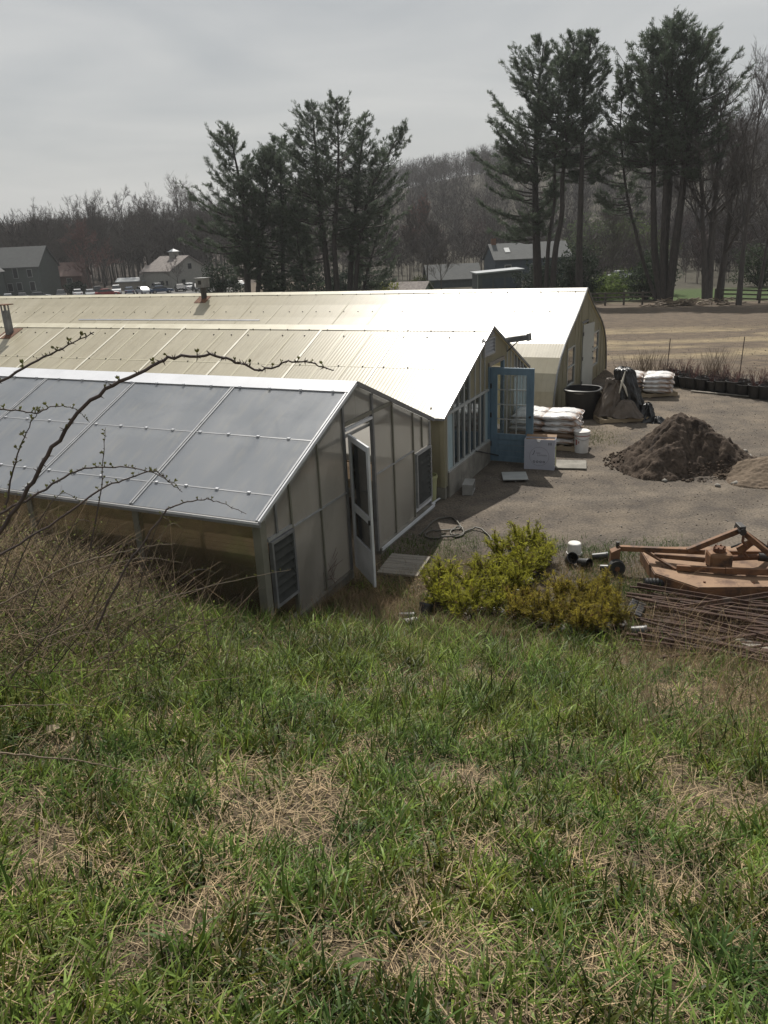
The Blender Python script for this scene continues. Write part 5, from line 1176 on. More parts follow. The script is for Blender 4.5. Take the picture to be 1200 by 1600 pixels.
for z in (.10, .15, .20, .43): MB().box(w2 + .001, w2 + .003, -.075, -.04, z, z + .03).build('side_print', 'print_black', t)
# pale board lying in the door's shadow
o = MB().box(-.24, .24, -.30, .30, 0, .02).build('loose_board', 'trim', None, bevel=.004); o.location = W(-3.95, 14.05, .035); o.rotation_euler = (-.05, 0, GROT + .35); tag(o, 'pale grey board lying on the gravel below the blue door', 'board')
o = MB().box(-.3, .3, -.3, .3, 0, .03).build('paving_slab', 'concrete', None, bevel=.006); o.location = W(-3.1, 15.2, .012); rz(o, GROT + .2); tag(o, 'flat concrete slab in the gravel between carton and bags', 'slab')
# cinder block
def cinder(loc, rot, label):
    t = thing('cinder_block', label, 'concrete block', loc, rot)
    m = MB(); a, b, h = .20, .10, .19
    MB().box(-a, a, -b, -b + .03, 0, h).build('side_shell', 'block', t); MB().box(-a, a, b - .03, b, 0, h).build('side_shell', 'block', t)
    for x in (-a, -.015, a - .03): MB().box(x, x + .03, -b + .03, b - .03, .002, h - .002).build('web', 'block', t)
    t.rotation_euler = (-PI / 2, 0, rot); t.location.z += .10; return t
cinder(W(-4.42, 12.98, .0), GROT + PI / 2 + .2, 'grey hollow concrete block lying by the middle greenhouse foundation')
# lime-coloured bucket in the gap
def bucket(label, loc, r0, r1, h, mat, lid=None, handle=True, name='bucket'):
    t = thing(name, label, 'bucket', loc)
    MB().lathe([(r0, 0), (r1, h - .05), (r1 + .012, h - .05), (r1 + .012, h - .02), (r1 + .002, h - .018), (r1 + .004, h), (r1 - .012, h), (r0 - .01, .02)], 28).build('shell', mat, t, smooth=.6)
    if lid: MB().lathe([(r1 + .014, h - .008), (r1 + .016, h + .006), (r1 - .002, h + .014), (r1 - .02, h + .006)], 28).build('lid', lid, t, smooth=.6)
    if handle: MB().tube([(r1 * math.cos(a) * 1.06, -r1 * .2 - r1 * math.sin(a) * .95, h - .06 - .10 * math.sin(a)) for a in np.linspace(0, PI, 12)], .005, 5).build('handle', 'galv', t)
    return t
bucket('tall lime-coloured bucket in the gap between the two nearer greenhouses', W(-5.02, 12.24, .0), .13, .155, .50, 'lime_bucket', handle=False)
o = MB().box(-.16, .16, -.12, .12, 0, .3).build('planter', 'lime_bucket', None, bevel=.02); o.location = W(-5.3, 12.2, .75); rz(o, GROT); tag(o, 'small tan planter hung on the wall in the gap between greenhouses', 'planter')
tb = bucket('white pail with red lettering standing right of the stacked bags', gp(908, 706), .145, .16, .46, 'bucket_white', lid='bucket_white')
def curved_print(par, r0, r1, h, z0, z1, a0, a1, mat, name='printed_band'):
    m = MB(); n = 10; V = []; F = []
    for z in (z0, z1):
        r = r0 + (r1 - r0) * z / h + .0025
        for k in range(n + 1): a = a0 + (a1 - a0) * k / n; V.append((r * math.cos(a), r * math.sin(a), z))
    for k in range(n): F.append((k, k + 1, n + 2 + k, n + 1 + k))
    return m.add(V, F).build(name, mat, par)
curved_print(tb, .145, .16, .46, .365, .385, -2.9, -.2, 'print_red'); curved_print(tb, .145, .16, .46, .18, .30, -2.75, -2.45, 'print_red'); curved_print(tb, .145, .16, .46, .22, .27, -2.3, -2.15, 'print_red')
# big black tub
t = thing('garden_tub', 'large round black tub with pale rope handle beside the farthest greenhouse', 'tub', gp(911, 652) + Vector((0, .12, 0)), GROT)
MB().lathe([(.36, 0), (.385, .05), (.425, .66), (.46, .67), (.465, .72), (.44, .735), (.415, .73), (.375, .06), (.30, .04)], 40, sq=2.8).build('shell', 'black_plastic', t, smooth=.6)
MB().tube([(.455 * math.cos(a), .455 * math.sin(a), .70 - .035 * math.sin((a + 2.4) * 2)) for a in np.linspace(-2.4, -.5, 16)], .009, 6).build('rope_handle', 'rope', t, smooth=1.)
MB().tube([(.47, -.15, .70), (.52, -.05, .56), (.53, .05, .50), (.48, .15, .62), (.46, .2, .71)], .010, 6).build('rope_handle', 'rope', t, smooth=1.)
# tarp-covered pallet load
def blob(rg, R, hgt, sq, fold, nfold, seed, n=96, m=40, taper=.35, lean=(0, 0), cut=None, top=.55, crease=.05):
    """draped cover: closed column with folds deepening towards the hem and creases all over"""
    V = []; F = []
    for i in range(m + 1):
        f = i / m
        for k in range(n):
            a = 2 * PI * k / n; c, s_ = math.cos(a), math.sin(a)
            sup = 1 / (abs(c) ** sq + abs(s_) ** sq) ** (1 / sq)
            if f < .72: z = hgt * (f / .72) * .93; rr = 1 - taper * (f / .72)
            else: g = (f - .72) / .28; z = hgt * (.93 + .07 * math.sin(g * PI / 2)); rr = (1 - taper) * math.cos(g * PI / 2) ** .6 if g < 1 else 0.02
            ph = nfold * a + seed + 2.2 * f + 1.2 * math.sin(2 * a + seed)
            fd = fold * (1 - f) ** .7 * ((1 - abs(math.sin(ph * .5))) * 2 - 1 + .5 * math.sin(2.3 * nfold * a + seed * 2 - 3 * f))
            u1, u2 = c * 2.6 + seed + .8 * z, s_ * 2.6 + 2.4 * z
            cr = crease * ((abs(float(fbm(np.array([u1]), np.array([u2]), int(seed * 10), 3)[0]) - .5)) * 4 - .5)
            r = rr * sup + (fd - cr) * (1 if f < .9 else .3)
            V.append((R[0] * r * c + lean[0] * z, R[1] * r * s_ + lean[1] * z, z + .02 * math.sin(5 * a + seed) * (1 - f) + (.03 * cr / max(crease, .01) if f > .7 else 0)))
    for i in range(m):
        for k in range(n):
            a = i * n + k; b = i * n + (k + 1) % n; F.append((a, b, b + n, a + n))
    F.append(tuple(m * n + k for k in range(n)))
    return MB().add(V, F)
tl = gp(968, 655); pallet('pallet under the black tarp and torn brown sacks', tl + Vector((0, .1, 0)), .02, 1.25, 1.05)
t = thing('tarp_cover', 'black plastic tarp draped over a tall load beside the black tub', 'tarp', tl + Vector((.27, .12, .125)), .1)
b1 = blob(None, (.36, .42), 1.14, 2.6, .13, 5, 1.3, taper=.42, lean=(-.16, .06), crease=.14); b1.build('drape', 'black_tarp', t, smooth=1.1)
blob(None, (.24, .20), .42, 2.4, .16, 4, 4.4, taper=.6, lean=(.0, .1), crease=.2, n=64, m=20).build('hem', 'black_tarp', t, smooth=1.1).location = (.30, -.42, -.12)
blob(None, (.30, .22), .13, 2.2, .2, 5, 2.2, taper=.6, crease=.25, n=64, m=16).build('hem', 'black_tarp', t, smooth=1.1).location = (.42, -.62, -.123)
t = thing('torn_sack', 'torn brown sack of goods leaning left of the black tarp', 'sack', tl + Vector((-.27, .10, .125)), .2)
blob(None, (.36, .36), .88, 3.2, .10, 3, .4, taper=.50, lean=(.22, .05), crease=.16).build('sack', 'sack_brown', t, smooth=.9)
blob(None, (.13, .13), .10, 2, .03, 3, .4, taper=.2).build('sack_mouth', 'sack_brown', t, smooth=.9).location = (.02, -.02, .80)
t = thing('torn_sack', 'low brown sack bulging in front of the black tarp', 'sack', tl + Vector((.10, -.28, .125)), -.2)
blob(None, (.40, .24), .40, 2.0, .08, 3, 2.4, taper=.62, lean=(-.1, .1), crease=.15, n=64, m=24).build('sack', 'sack_brown', t, smooth=.9)
t.scale = (1, 1, 1)
for k, (a, b_, c_) in enumerate([((-.12, -.3, .9), (-.02, -.34, .72), (.04, -.40, .52)), ((.0, -.22, 1.1), (-.1, -.34, .85), (-.16, -.36, .6))]):
    o = MB().tube([tl + Vector(a) + Vector((0, 0, .13)), tl + Vector(b_) + Vector((0, 0, .13)), tl + Vector(c_) + Vector((0, 0, .13))], [.012, .03, .01], 5).build('plastic_strip', 'rope'); tag(o, 'pale torn plastic strip hanging by the black tarp', 'plastic strip', 'torn strips on the tarp load')
# potted twiggy shrubs along the field edge
def twig_pot(seed, h, label):
    rg = np.random.default_rng(seed); t = thing('potted_shrub', label, 'potted plant', group='potted shrubs along the field edge')
    MB().lathe([(.17, 0), (.205, .30), (.222, .30), (.222, .335), (.205, .337), (.195, .29), (.18, .27)], 20).build('pot', 'black_plastic', t, smooth=.6)
    MB().lathe([(.19, .27), (.15, .285), (.05, .29)], 16).build('soil', 'soil', t)
    P, Q, a0, a1 = [], [], [], []
    for k in range(22):
        a = rg.uniform(0, 6.3); r = rg.uniform(.0, .1); p = np.array([math.cos(a) * r, math.sin(a) * r, .28]); d = np.array([math.cos(a) * .35, math.sin(a) * .35, 1]) + rg.normal(0, .12, 3); ln = h * rg.uniform(.45, 1)
        q = p + d * ln * .5; e = q + (d + rg.normal(0, .2, 3)) * ln * .5; P += [p, q]; Q += [q, e]; a0 += [.006, .005]; a1 += [.005, .003]
        for j in range(2): f = q + (e - q) * rg.uniform(.1, .8); P.append(f); Q.append(f + (d + rg.normal(0, .5, 3)) * ln * .25); a0.append(.004); a1.append(.0025)
    V, F = seg_tubes(P, Q, a0, a1, 3); npmesh('twigs', V, F, 'twig_red' if seed % 2 else 'twig_bare', parent=t)['kind'] = 'stuff'; return t
labs = ['black pot of bare twigs in the row along the field edge', 'black pot of reddish twigs in the row along the field edge']
TP = [twig_pot(300 + k, .24 + .07 * k, labs[k % 2]) for k in range(4)]
A, B_ = gp(1040, 601), gp(1230, 628); k = 0
for row in range(2):
    for i in range(13):
        f = (i + rng.uniform(-.2, .2)) / 12; p = A.lerp(B_, f) + Vector((.12, .46, 0)) * row; p.z = tzf(p.x, p.y)
        src = TP[(i * 3 + row) % 4]
        if k < 4: src = TP[k]; src.location = p; src.rotation_euler.z = rng.uniform(0, 6)
        else: dup(src, p, rng.uniform(0, 6), scale=rng.uniform(.85, 1.15))
        k += 1
o = MB().box(-.9, .9, -.05, .05, 0, .02).build('plank', 'grey_wood'); p = gp(1130, 617); o.location = p + Vector((0, 0, .02)); rz(o, -.75); tag(o, 'thin grey plank lying before the row of black pots', 'plank')
for px, py, h in ((1000, 600, .95), (1015, 596, 1.05), (1118, 588, .9), (1155, 590, 1.25), (1041, 590, 1.21)):
    p = gp(px, py); p.z = tzf(p.x, p.y)
    if h > 1.2: o = MB().tube([p, p + Vector((.03, 0, h))], .014, 5).build('stake', 'cane'); tag(o, 'thin dark stake standing %s the potted shrubs' % ('at the right end of' if px > 1100 else 'at the left end of'), 'stake')
    else:
        rg = np.random.default_rng(px); t = thing('dead_weed', 'dry brown weed clump %s' % {1000: 'left behind the second bag stack', 1015: 'right behind the second bag stack', 1118: 'behind the middle of the pot row'}[px], 'weed', p)
        n = 90; a = rg.uniform(0, 6.3, n); P = np.stack([rg.normal(0, .25, n), rg.normal(0, .2, n), np.zeros(n)], 1); d = np.stack([np.cos(a) * .4, np.sin(a) * .4, np.ones(n)], 1)
        V, F = seg_tubes(P, P + d * (h * rg.uniform(.4, 1, (n, 1))), np.full(n, .006), np.full(n, .003), 3); npmesh('stems', V, F, 'cane_pale', parent=t)['kind'] = 'stuff'
# soil heap
def heap(name, label, cx, cy, R, hgt, mat, seed, sy=.8, pw=1.1):
    n = 105; g = np.linspace(-1.25, 1.25, n); X, Y = np.meshgrid(g, g); r = np.hypot(X, Y)
    ang = np.arctan2(Y, X); rr = r / (1 + .14 * np.sin(3 * ang + seed) + .08 * np.sin(5 * ang + seed * 2))
    Z = np.clip(1 - rr, 0, 1) ** pw * hgt * (1 + .1 * np.sin(4 * X + seed)); Z = hgt * .96 - np.logaddexp(0, (hgt * .92 - Z) * 14 / hgt) * hgt / 14 + .04 * hgt
    w_ = np.clip(Z / (.15 * hgt), 0, 1)
    Z = Z + w_ * (.24 * hgt * (fbm(X * 3.2, Y * 3.2, seed) - .5) + .18 * hgt * (fbm(X * 8, Y * 8, seed + 3) - .5) + .13 * hgt * (fbm(X * 19, Y * 19, seed + 5, 2) - .5))
    Z = np.where(rr > 1.02, -.06, Z - .01)
    x = cx + X.ravel() * R; y = cy + Y.ravel() * R * sy; V = np.stack([x - cx, y - cy, Z.ravel() + tz(x, y)], 1)
    i = np.arange(n - 1)[None] + (np.arange(n - 1) * n)[:, None]; F = np.stack([i, i + 1, i + 1 + n, i + n], -1).reshape(-1, 4)
    t = thing(name, label, 'soil heap', (cx, cy, 0)); npmesh('mound', V, F, mat, parent=t, smooth=True); return t
def clods(rg, C, size):
    """small lumpy octahedra"""
    n = len(C); B = np.array([(1, 0, 0), (-1, 0, 0), (0, 1, 0), (0, -1, 0), (0, 0, 1), (0, 0, -1)], float); Fb = np.array([(0, 2, 4), (2, 1, 4), (1, 3, 4), (3, 0, 4), (2, 0, 5), (1, 2, 5), (3, 1, 5), (0, 3, 5)])
    V = B[None] * (size[:, None, None] * rg.uniform(.55, 1.3, (n, 6, 1))); V[:, :, 2] *= .7
    a = rg.uniform(0, 6.3, n); c, s = np.cos(a)[:, None], np.sin(a)[:, None]; X = V[:, :, 0] * c - V[:, :, 1] * s; Y = V[:, :, 0] * s + V[:, :, 1] * c
    V = np.stack([X, Y, V[:, :, 2]], 2) + C[:, None, :]
    return V.reshape(-1, 3), (Fb[None] + (np.arange(n) * 6)[:, None, None]).reshape(-1, 3)
hc = gp(1068, 722); t = heap('soil_heap', 'heap of dark crumbly soil dumped on the gravel yard', hc.x, hc.y, 1.42, 1.02, 'soil', 3, .85)
rg = np.random.default_rng(9); n = 700; a = rg.uniform(PI * .75, PI * 1.95, n); r = rg.uniform(.72, 1.12, n) ** 1 * 1.42; C = np.stack([np.cos(a) * r, np.sin(a) * r * .85, np.zeros(n)], 1)
C[:, 2] = tz(C[:, 0] + hc.x, C[:, 1] + hc.y) + np.clip(1 - r / 1.42, 0, 1) * 1.0 * .9 + .015
V, F = clods(rg, C, rg.uniform(.012, .05, n) * rg.uniform(.5, 1.1, n)); npmesh('clods', V, F, 'clod', parent=t)['kind'] = 'stuff'
h2 = gp(1205, 742); heap('soil_heap', 'low heap of paler sandy soil at the right edge', h2.x, h2.y, 1.15, .36, 'sandy_soil', 7, .7)
for k, (px, py, s) in enumerate(((1172, 716, .10), (1165, 706, .07), (1150, 757, .09), (1038, 752, .09), (1120, 760, .07))):
    p = gp(px, py); rg = np.random.default_rng(k); V, F = clods(rg, np.array([[0, 0, .02]]), np.array([s])); o = npmesh('stone', V, F, 'stone'); o.location = (p.x, p.y, tzf(p.x, p.y))
    tag(o, ['angular pale stone right of the soil heap', 'dark lump behind the pale stone right of the soil heap', 'flat stone below the sandy heap', 'flat pale stone at the lower left foot of the soil heap', 'stone at the lower right foot of the soil heap'][k], 'stone')
# pebbles and litter over the gravel
def scatter(name, label, N, box, size, mat, seed, cond=None):
    rg = np.random.default_rng(seed); x = rg.uniform(box[0], box[1], N); y = rg.uniform(box[2], box[3], N)
    ok = (.94 * y + .35 * x > 9.3); xf = _u[0] * x + _u[1] * y; ok &= ~((xf < -4.7) & (_v[0] * x + _v[1] * y < 27)); x, y = x[ok], y[ok]
    sz = rg.uniform(*size, len(x)) * rg.uniform(.3, 1, len(x)) ** 2 + .004; C = np.stack([x, y, tz(x, y) + sz * .25], 1)
    V, F = clods(rg, C, sz); tag(npmesh(name, V, F, mat), label, 'gravel', kind='stuff')
scatter('gravel', 'pale pebbles scattered over the gravel yard', 6000, (-.5, 13, 9.5, 25), (.006, .020), 'stone', 61)
scatter('gravel', 'dark crumbs of soil scattered over the gravel yard', 6000, (-.5, 13, 9.5, 25), (.006, .016), 'grit', 62)
scatter('gravel', 'crumbs and chips over the bare field', 3000, (6, 26, 25, 48), (.012, .03), 'grit', 63)
# hose
hp = [(655, 838), (672, 822), (690, 812), (706, 811), (714, 818), (719, 828), (700, 830), (676, 832), (664, 838), (672, 843), (690, 843), (712, 841), (724, 836), (722, 828), (712, 827), (704, 833), (708, 839), (718, 838), (728, 832), (742, 828), (756, 832), (765, 840), (768, 848)]
pts = [gp(a, b) for a, b in hp]; res = []
for i in range(len(pts) - 1):
    p0 = pts[max(i - 1, 0)]; p1 = pts[i]; p2_ = pts[i + 1]; p3 = pts[min(i + 2, len(pts) - 1)]
    for k in range(5):
        s = k / 5; q = .5 * ((2 * p1) + (p2_ - p0) * s + (2 * p0 - 5 * p1 + 4 * p2_ - p3) * s * s + (3 * p1 - p0 - 3 * p2_ + p3) * s ** 3); q.z = tzf(q.x, q.y) + .022 + .02 * (i % 3 == 1); res.append(q)
o = MB().tube(res, .014, 7).build('garden_hose', 'hose', smooth=1.2); tag(o, 'dark garden hose lying in loops near the open greenhouse', 'hose')
# boardwalk before the storm door
t = thing('plank_step', 'weathered grey plank walk on the ground before the storm door', 'walk', gp(632, 886), GROT + .12); t.location.z = tzf(t.location.x, t.location.y) + .015
for k in range(4): MB().box(-.30, .30, -.36 + .18 * k, -.36 + .18 * k + .172, 0, .03).build('plank', 'grey_wood', t)
# white strips dropped by the greenhouse corner
for k, (px, py, an) in enumerate(((662, 797, 1.15), (668, 790, 1.05))):
    p = gp(px, py); o = MB().box(-.28, .28, -.018, .018, 0, .012).build('trim_strip', 'white_metal'); o.location = (p.x + .1, p.y, .03 + .012 * k); rz(o, an); tag(o, 'white metal strip on the ground at the near greenhouse corner', 'strip', 'white strips by the greenhouse corner')
# pots and trays among the conifers
def pot(label, px, py, r=.09, h=.2, tilt=(0, 0, 0), z=0., D=None, mat='black_plastic', name='nursery_pot'):
    t = thing(name, label, 'pot', (0, 0, 0)); p = gp(px, py); t.location = (p.x, p.y, tzf(p.x, p.y) + z); t.rotation_euler = tilt
    MB().lathe([(r * .78, 0), (r, h * .86), (r * 1.09, h * .86), (r * 1.09, h), (r * .97, h), (r * .74, .012)], 20).build('shell', mat, t, smooth=.6)
    return t
pot('black pot tipped against the conifers, left end', 662, 978, .085, .19, (-.45, .3, 0))
pot('black pot lying on its side left of the conifers', 625, 985, .06, .2, (1.5, 0, 1.2), .06)
pot('grey-white pot lying on its side left of the conifers', 652, 992, .05, .18, (1.5, 0, -1.0), .05, mat='bucket_white')
pot('black pot lying below the right conifers', 985, 1003, .075, .17, (1.5, 0, 1.3), .08)
pot('black pot on its side below the upturned white pail', 905, 885, .07, .18, (1.4, 0, .6), .07)
pot('black pot lying right of the upturned white pail', 925, 876, .06, .22, (1.5, 0, 1.4), .06)
pot('black tube-shaped pot lying near the mower wheel', 938, 893, .055, .26, (1.5, 0, 1.1), .055)
pot('dark pot half sunk in dry stems below the white pail', 888, 880, .08, .16, (.9, .3, 0), .04)
tw_ = gp(897, 866); t = thing('upturned_pail', 'small white pail upside down at the edge of the gravel', 'pail', (tw_.x, tw_.y, tzf(tw_.x, tw_.y)))
MB().lathe([(.115, 0), (.115, .03), (.105, .035), (.095, .17), (.085, .18), (.02, .178)], 26).build('shell', 'bucket_white', t, smooth=.6)
cd = gp(1035, 918); t = thing('corrugated_pipe', 'short black corrugated drain pipe below the mower deck', 'pipe', (cd.x, cd.y, tzf(cd.x, cd.y) + .07), -.12)
prof = []
for k in range(22): prof += [(.055 if k % 2 else .068, k * .022)]
m = MB().lathe(prof, 16).build('tube', 'black_plastic', t, smooth=.9); m.rotation_euler = (0, PI / 2, 0); m.location = (-.24, 0, 0)
ct = gp(992, 962); t = thing('cell_tray', 'black seedling cell tray left of the rusty rods', 'tray', (ct.x, ct.y, tzf(ct.x, ct.y) + .05), .9); t.rotation_euler = (.25, .1, 1.1)
for i in range(6):
    for j in range(2): MB().box(-.24 + i * .08, -.24 + i * .08 + .07, -.09 + j * .095, -.09 + j * .095 + .085, 0, .06).build('cell', 'black_plastic', t, bevel=.008)
MB().box(-.25, .25, -.10, .105, -.01, .0).build('rim', 'black_plastic', t)

# rotary mower, rusty orange
mc = gp(1105, 905); t = thing('rotary_mower', 'rusty orange tractor mower with A-frame hitch lying on the grass', 'mower', (mc.x, mc.y, tzf(mc.x, mc.y)), -.10)
def P3(px, py, y): # point in mower coordinates where the sight line meets local y
    d = ray(px, py); o_ = np.array([0, 0, H]); R = Matrix.Rotation(.10, 3, 'Z'); c = Vector((mc.x, mc.y, t.location.z))
    a = R @ (Vector((0, 0, H)) - c); b = R @ Vector(d); s = (y - a.y) / b.y; return a + b * s
dk = [(-.74, .62), (-.50, .72), (.85, .72), (1.05, .45), (1.05, -.58), (.88, -.62), (-.32, -.64), (-.74, -.20)]
MB().prism([(x, y, .165) for x, y in dk], (0, 0, .016)).build('deck', 'mower_deck', t, bevel=.005)
for (x0_, y0_), (x1_, y1_) in zip(dk, dk[1:] + dk[:1]): MB().prism([(x0_, y0_, .0), (x1_, y1_, .0), (x1_, y1_, .1645), (x0_, y0_, .1645)], (Vector((y1_ - y0_, x0_ - x1_, 0)).normalized() * -.010)).build('skirt', 'mower_paint', t)
def bar(name, a, b, w_, h_, mat='mower_paint', bv=.005): return MB().beam(a, b, w_, h_).build(name, mat, t, bevel=bv)
bar('tail_beam', (-1.14, .30, .34), (-.05, .05, .38), .07, .07); bar('tail_beam', (-.66, .22, .26), (-.05, .02, .27), .055, .055)
bar('tail_strut', (-.80, .22, .33), (-.45, -.10, .19), .04, .03)
MB().prism([(-1.24, .20, .05), (-1.12, .20, .05), (-1.12, .20, .37), (-1.24, .20, .31)], (0, .14, 0)).build('wheel_fork', 'mower_paint', t, bevel=.005)
wv = MB().tube([(-1.17, .10, .11), (-1.17, .195, .11)], .11, 18).build('tail_wheel', 'tyre', t, smooth=.7); MB().tube([(-1.17, .09, .11), (-1.17, .098, .11)], .035, 12).build('hub', 'rust', wv)
MB().tube([(-1.14, .30, .34), (-1.14, .30, .43)], .025, 8).build('pivot_pin', 'dark_metal', t)
gb = MB().box(-.02, .27, -.13, .15, .182, .40).build('gearbox', 'mower_paint', t, bevel=.04)
MB().box(.02, .23, -.17, .19, .19, .24).build('gearbox_foot', 'mower_paint', gb, bevel=.01)
MB().tube([(.12, .01, .40), (.12, .01, .455)], .08, 14).build('gearbox_cap', 'rust', gb)
for k in range(6): a = k * PI / 3; MB().tube([(.12 + .065 * math.cos(a), .01 + .065 * math.sin(a), .455), (.12 + .065 * math.cos(a), .01 + .065 * math.sin(a), .475)], .011, 6).build('bolt', 'rust', gb)
MB().tube([(.27, .01, .30), (.62, -.02, .33)], .04, 12).build('drive_shaft', 'rust', t, smooth=.7); MB().tube([(.62, -.02, .33), (.95, -.05, .30)], .055, 12).build('shaft_guard', 'dark_metal', t, smooth=.7); MB().tube([(.95, -.05, .30), (1.2, -.07, .29)], .04, 12).build('shaft_yoke', 'mower_paint', t, smooth=.7)
bar('side_rail', (-.45, -.12, .225), (.12, -.28, .25), .05, .075); bar('side_rail', (.12, -.28, .25), (1.05, -.36, .24), .05, .085); bar('side_rail', (.15, .34, .24), (1.05, .30, .24), .05, .075)
ap = (.36, .02, .70)
bar('mast_arm', (-.30, -.02, .42), ap, .06, .075); bar('mast_leg', ap, (.86, -.30, .30), .05, .07); bar('mast_leg', (.36, .07, .69), (.86, .30, .30), .05, .07)
MB().tube([(.36, -.09, .705), (.36, .13, .705)], .045, 12).build('mast_pivot', 'dark_metal', t, smooth=.7); MB().box(.32, .40, -.07, .12, .725, .775).build('clevis', 'dark_metal', t, bevel=.01)
MB().prism([(.84, -.42, .14), (.95, -.42, .14), (.97, -.42, .38), (.86, -.42, .42)], (0, .045, 0)).build('hitch_plate', 'mower_paint', t, bevel=.004); MB().prism([(.84, .30, .14), (.95, .30, .14), (.97, .30, .38), (.86, .30, .42)], (0, .045, 0)).build('hitch_plate', 'mower_paint', t, bevel=.004)
MB().tube([(.38, -.06, .66), (.37, -.08, .58), (.42, -.1, .50), (.40, -.08, .42), (.46, -.1, .35)], .018, 6).build('chain', 'rust', t, smooth=1.)
MB().prism([(.34, .02, .44), (.52, .02, .56), (.56, .02, .49), (.40, .02, .33)], (0, .04, 0)).build('lever_plate', 'mower_paint', t)
MB().tube([(.30, .1, .42), (.5, .16, .47), (.72, .2, .40), (.9, .24, .36)], .014, 6).build('hydraulic_hose', 'tyre', t, smooth=1.)
for x, y in ((-.6, .5), (-.1, .6), (.6, .6), (.9, .3), (.9, -.4), (.4, -.52), (-.2, -.5), (-.6, .0), (.5, .3), (-.3, .3)): MB().tube([(x, y, .181), (x, y, .197)], .016, 6).build('bolt', 'rust', t)
# pile of rusty rods and pipes
rr = random.Random(44); R0 = gp(1110, 990)
for k in range(84):
    py = 943 + 116 * (k / 83) + rr.uniform(-6, 6); cx = rr.uniform(1080, 1200); c = gp(cx, py); L_ = rr.uniform(1.5, 2.7); an = rr.gauss(-.42, .09) + (.5 if k % 13 == 0 else 0)
    lev = .02 + .02 * rr.randint(0, 4); rad = rr.choice([.010, .012, .015, .020])
    a = Vector((c.x - math.cos(an) * L_ * .5, c.y - math.sin(an) * L_ * .5, 0)); b = Vector((c.x + math.cos(an) * L_ * .5, c.y + math.sin(an) * L_ * .5, 0))
    dl = a.x - gp(1000 + rr.uniform(-10, 60), py).x
    if dl < 0: a.x -= dl; b.x -= dl
    zz = max(tzf(a.x, a.y), tzf(b.x, b.y), tzf((a.x + b.x) / 2, (a.y + b.y) / 2)) + lev; a.z = zz + rr.uniform(0, .03); b.z = zz + rr.uniform(0, .03); mid = (a + b) / 2 + Vector((rr.uniform(-.02, .02), rr.uniform(-.02, .02), rr.uniform(-.015, .0)))
    o = MB().tube([a, a.lerp(mid, .5) + Vector((0, 0, .003)), mid, b.lerp(mid, .5), b], rad, 7).build('rusty_rod', 'rust_rod', smooth=.8); tag(o, 'thin rusty rod lying in the pile at the right edge', 'rod', 'rusty rods in the pile')
for k, (p, q, lab) in enumerate([((995, 930), (1170, 962), 'thick rusty angle bar along the top of the rod pile'), ((1062, 968), (1210, 946), 'rusty bar lying crosswise over the rod pile'), ((1052, 975), (1210, 1030), 'long dark angle iron through the middle of the rod pile')]):
    a = gp(*p); b = gp(*q); a.z = tzf(a.x, a.y) + .12; b.z = tzf(b.x, b.y) + .14
    o = MB().beam(a, b, .05, .012).beam(a + Vector((0, .02, .02)), b + Vector((0, .02, .02)), .01, .05).build('angle_bar', 'rust_rod'); tag(o, lab, 'bar')
o = MB().beam(gp(1140, 935, .06), gp(1190, 950, .07), .05, .012).build('white_strip', 'white_metal'); tag(o, 'white plastic strip lying behind the rusty rods', 'strip')
a = gp(1150, 1000, .16); b = gp(1215, 1022, .16); o = MB().beam(a, b, .12, .03).build('grey_plank', 'grey_wood'); tag(o, 'short grey plank lying on the rod pile at right', 'plank')
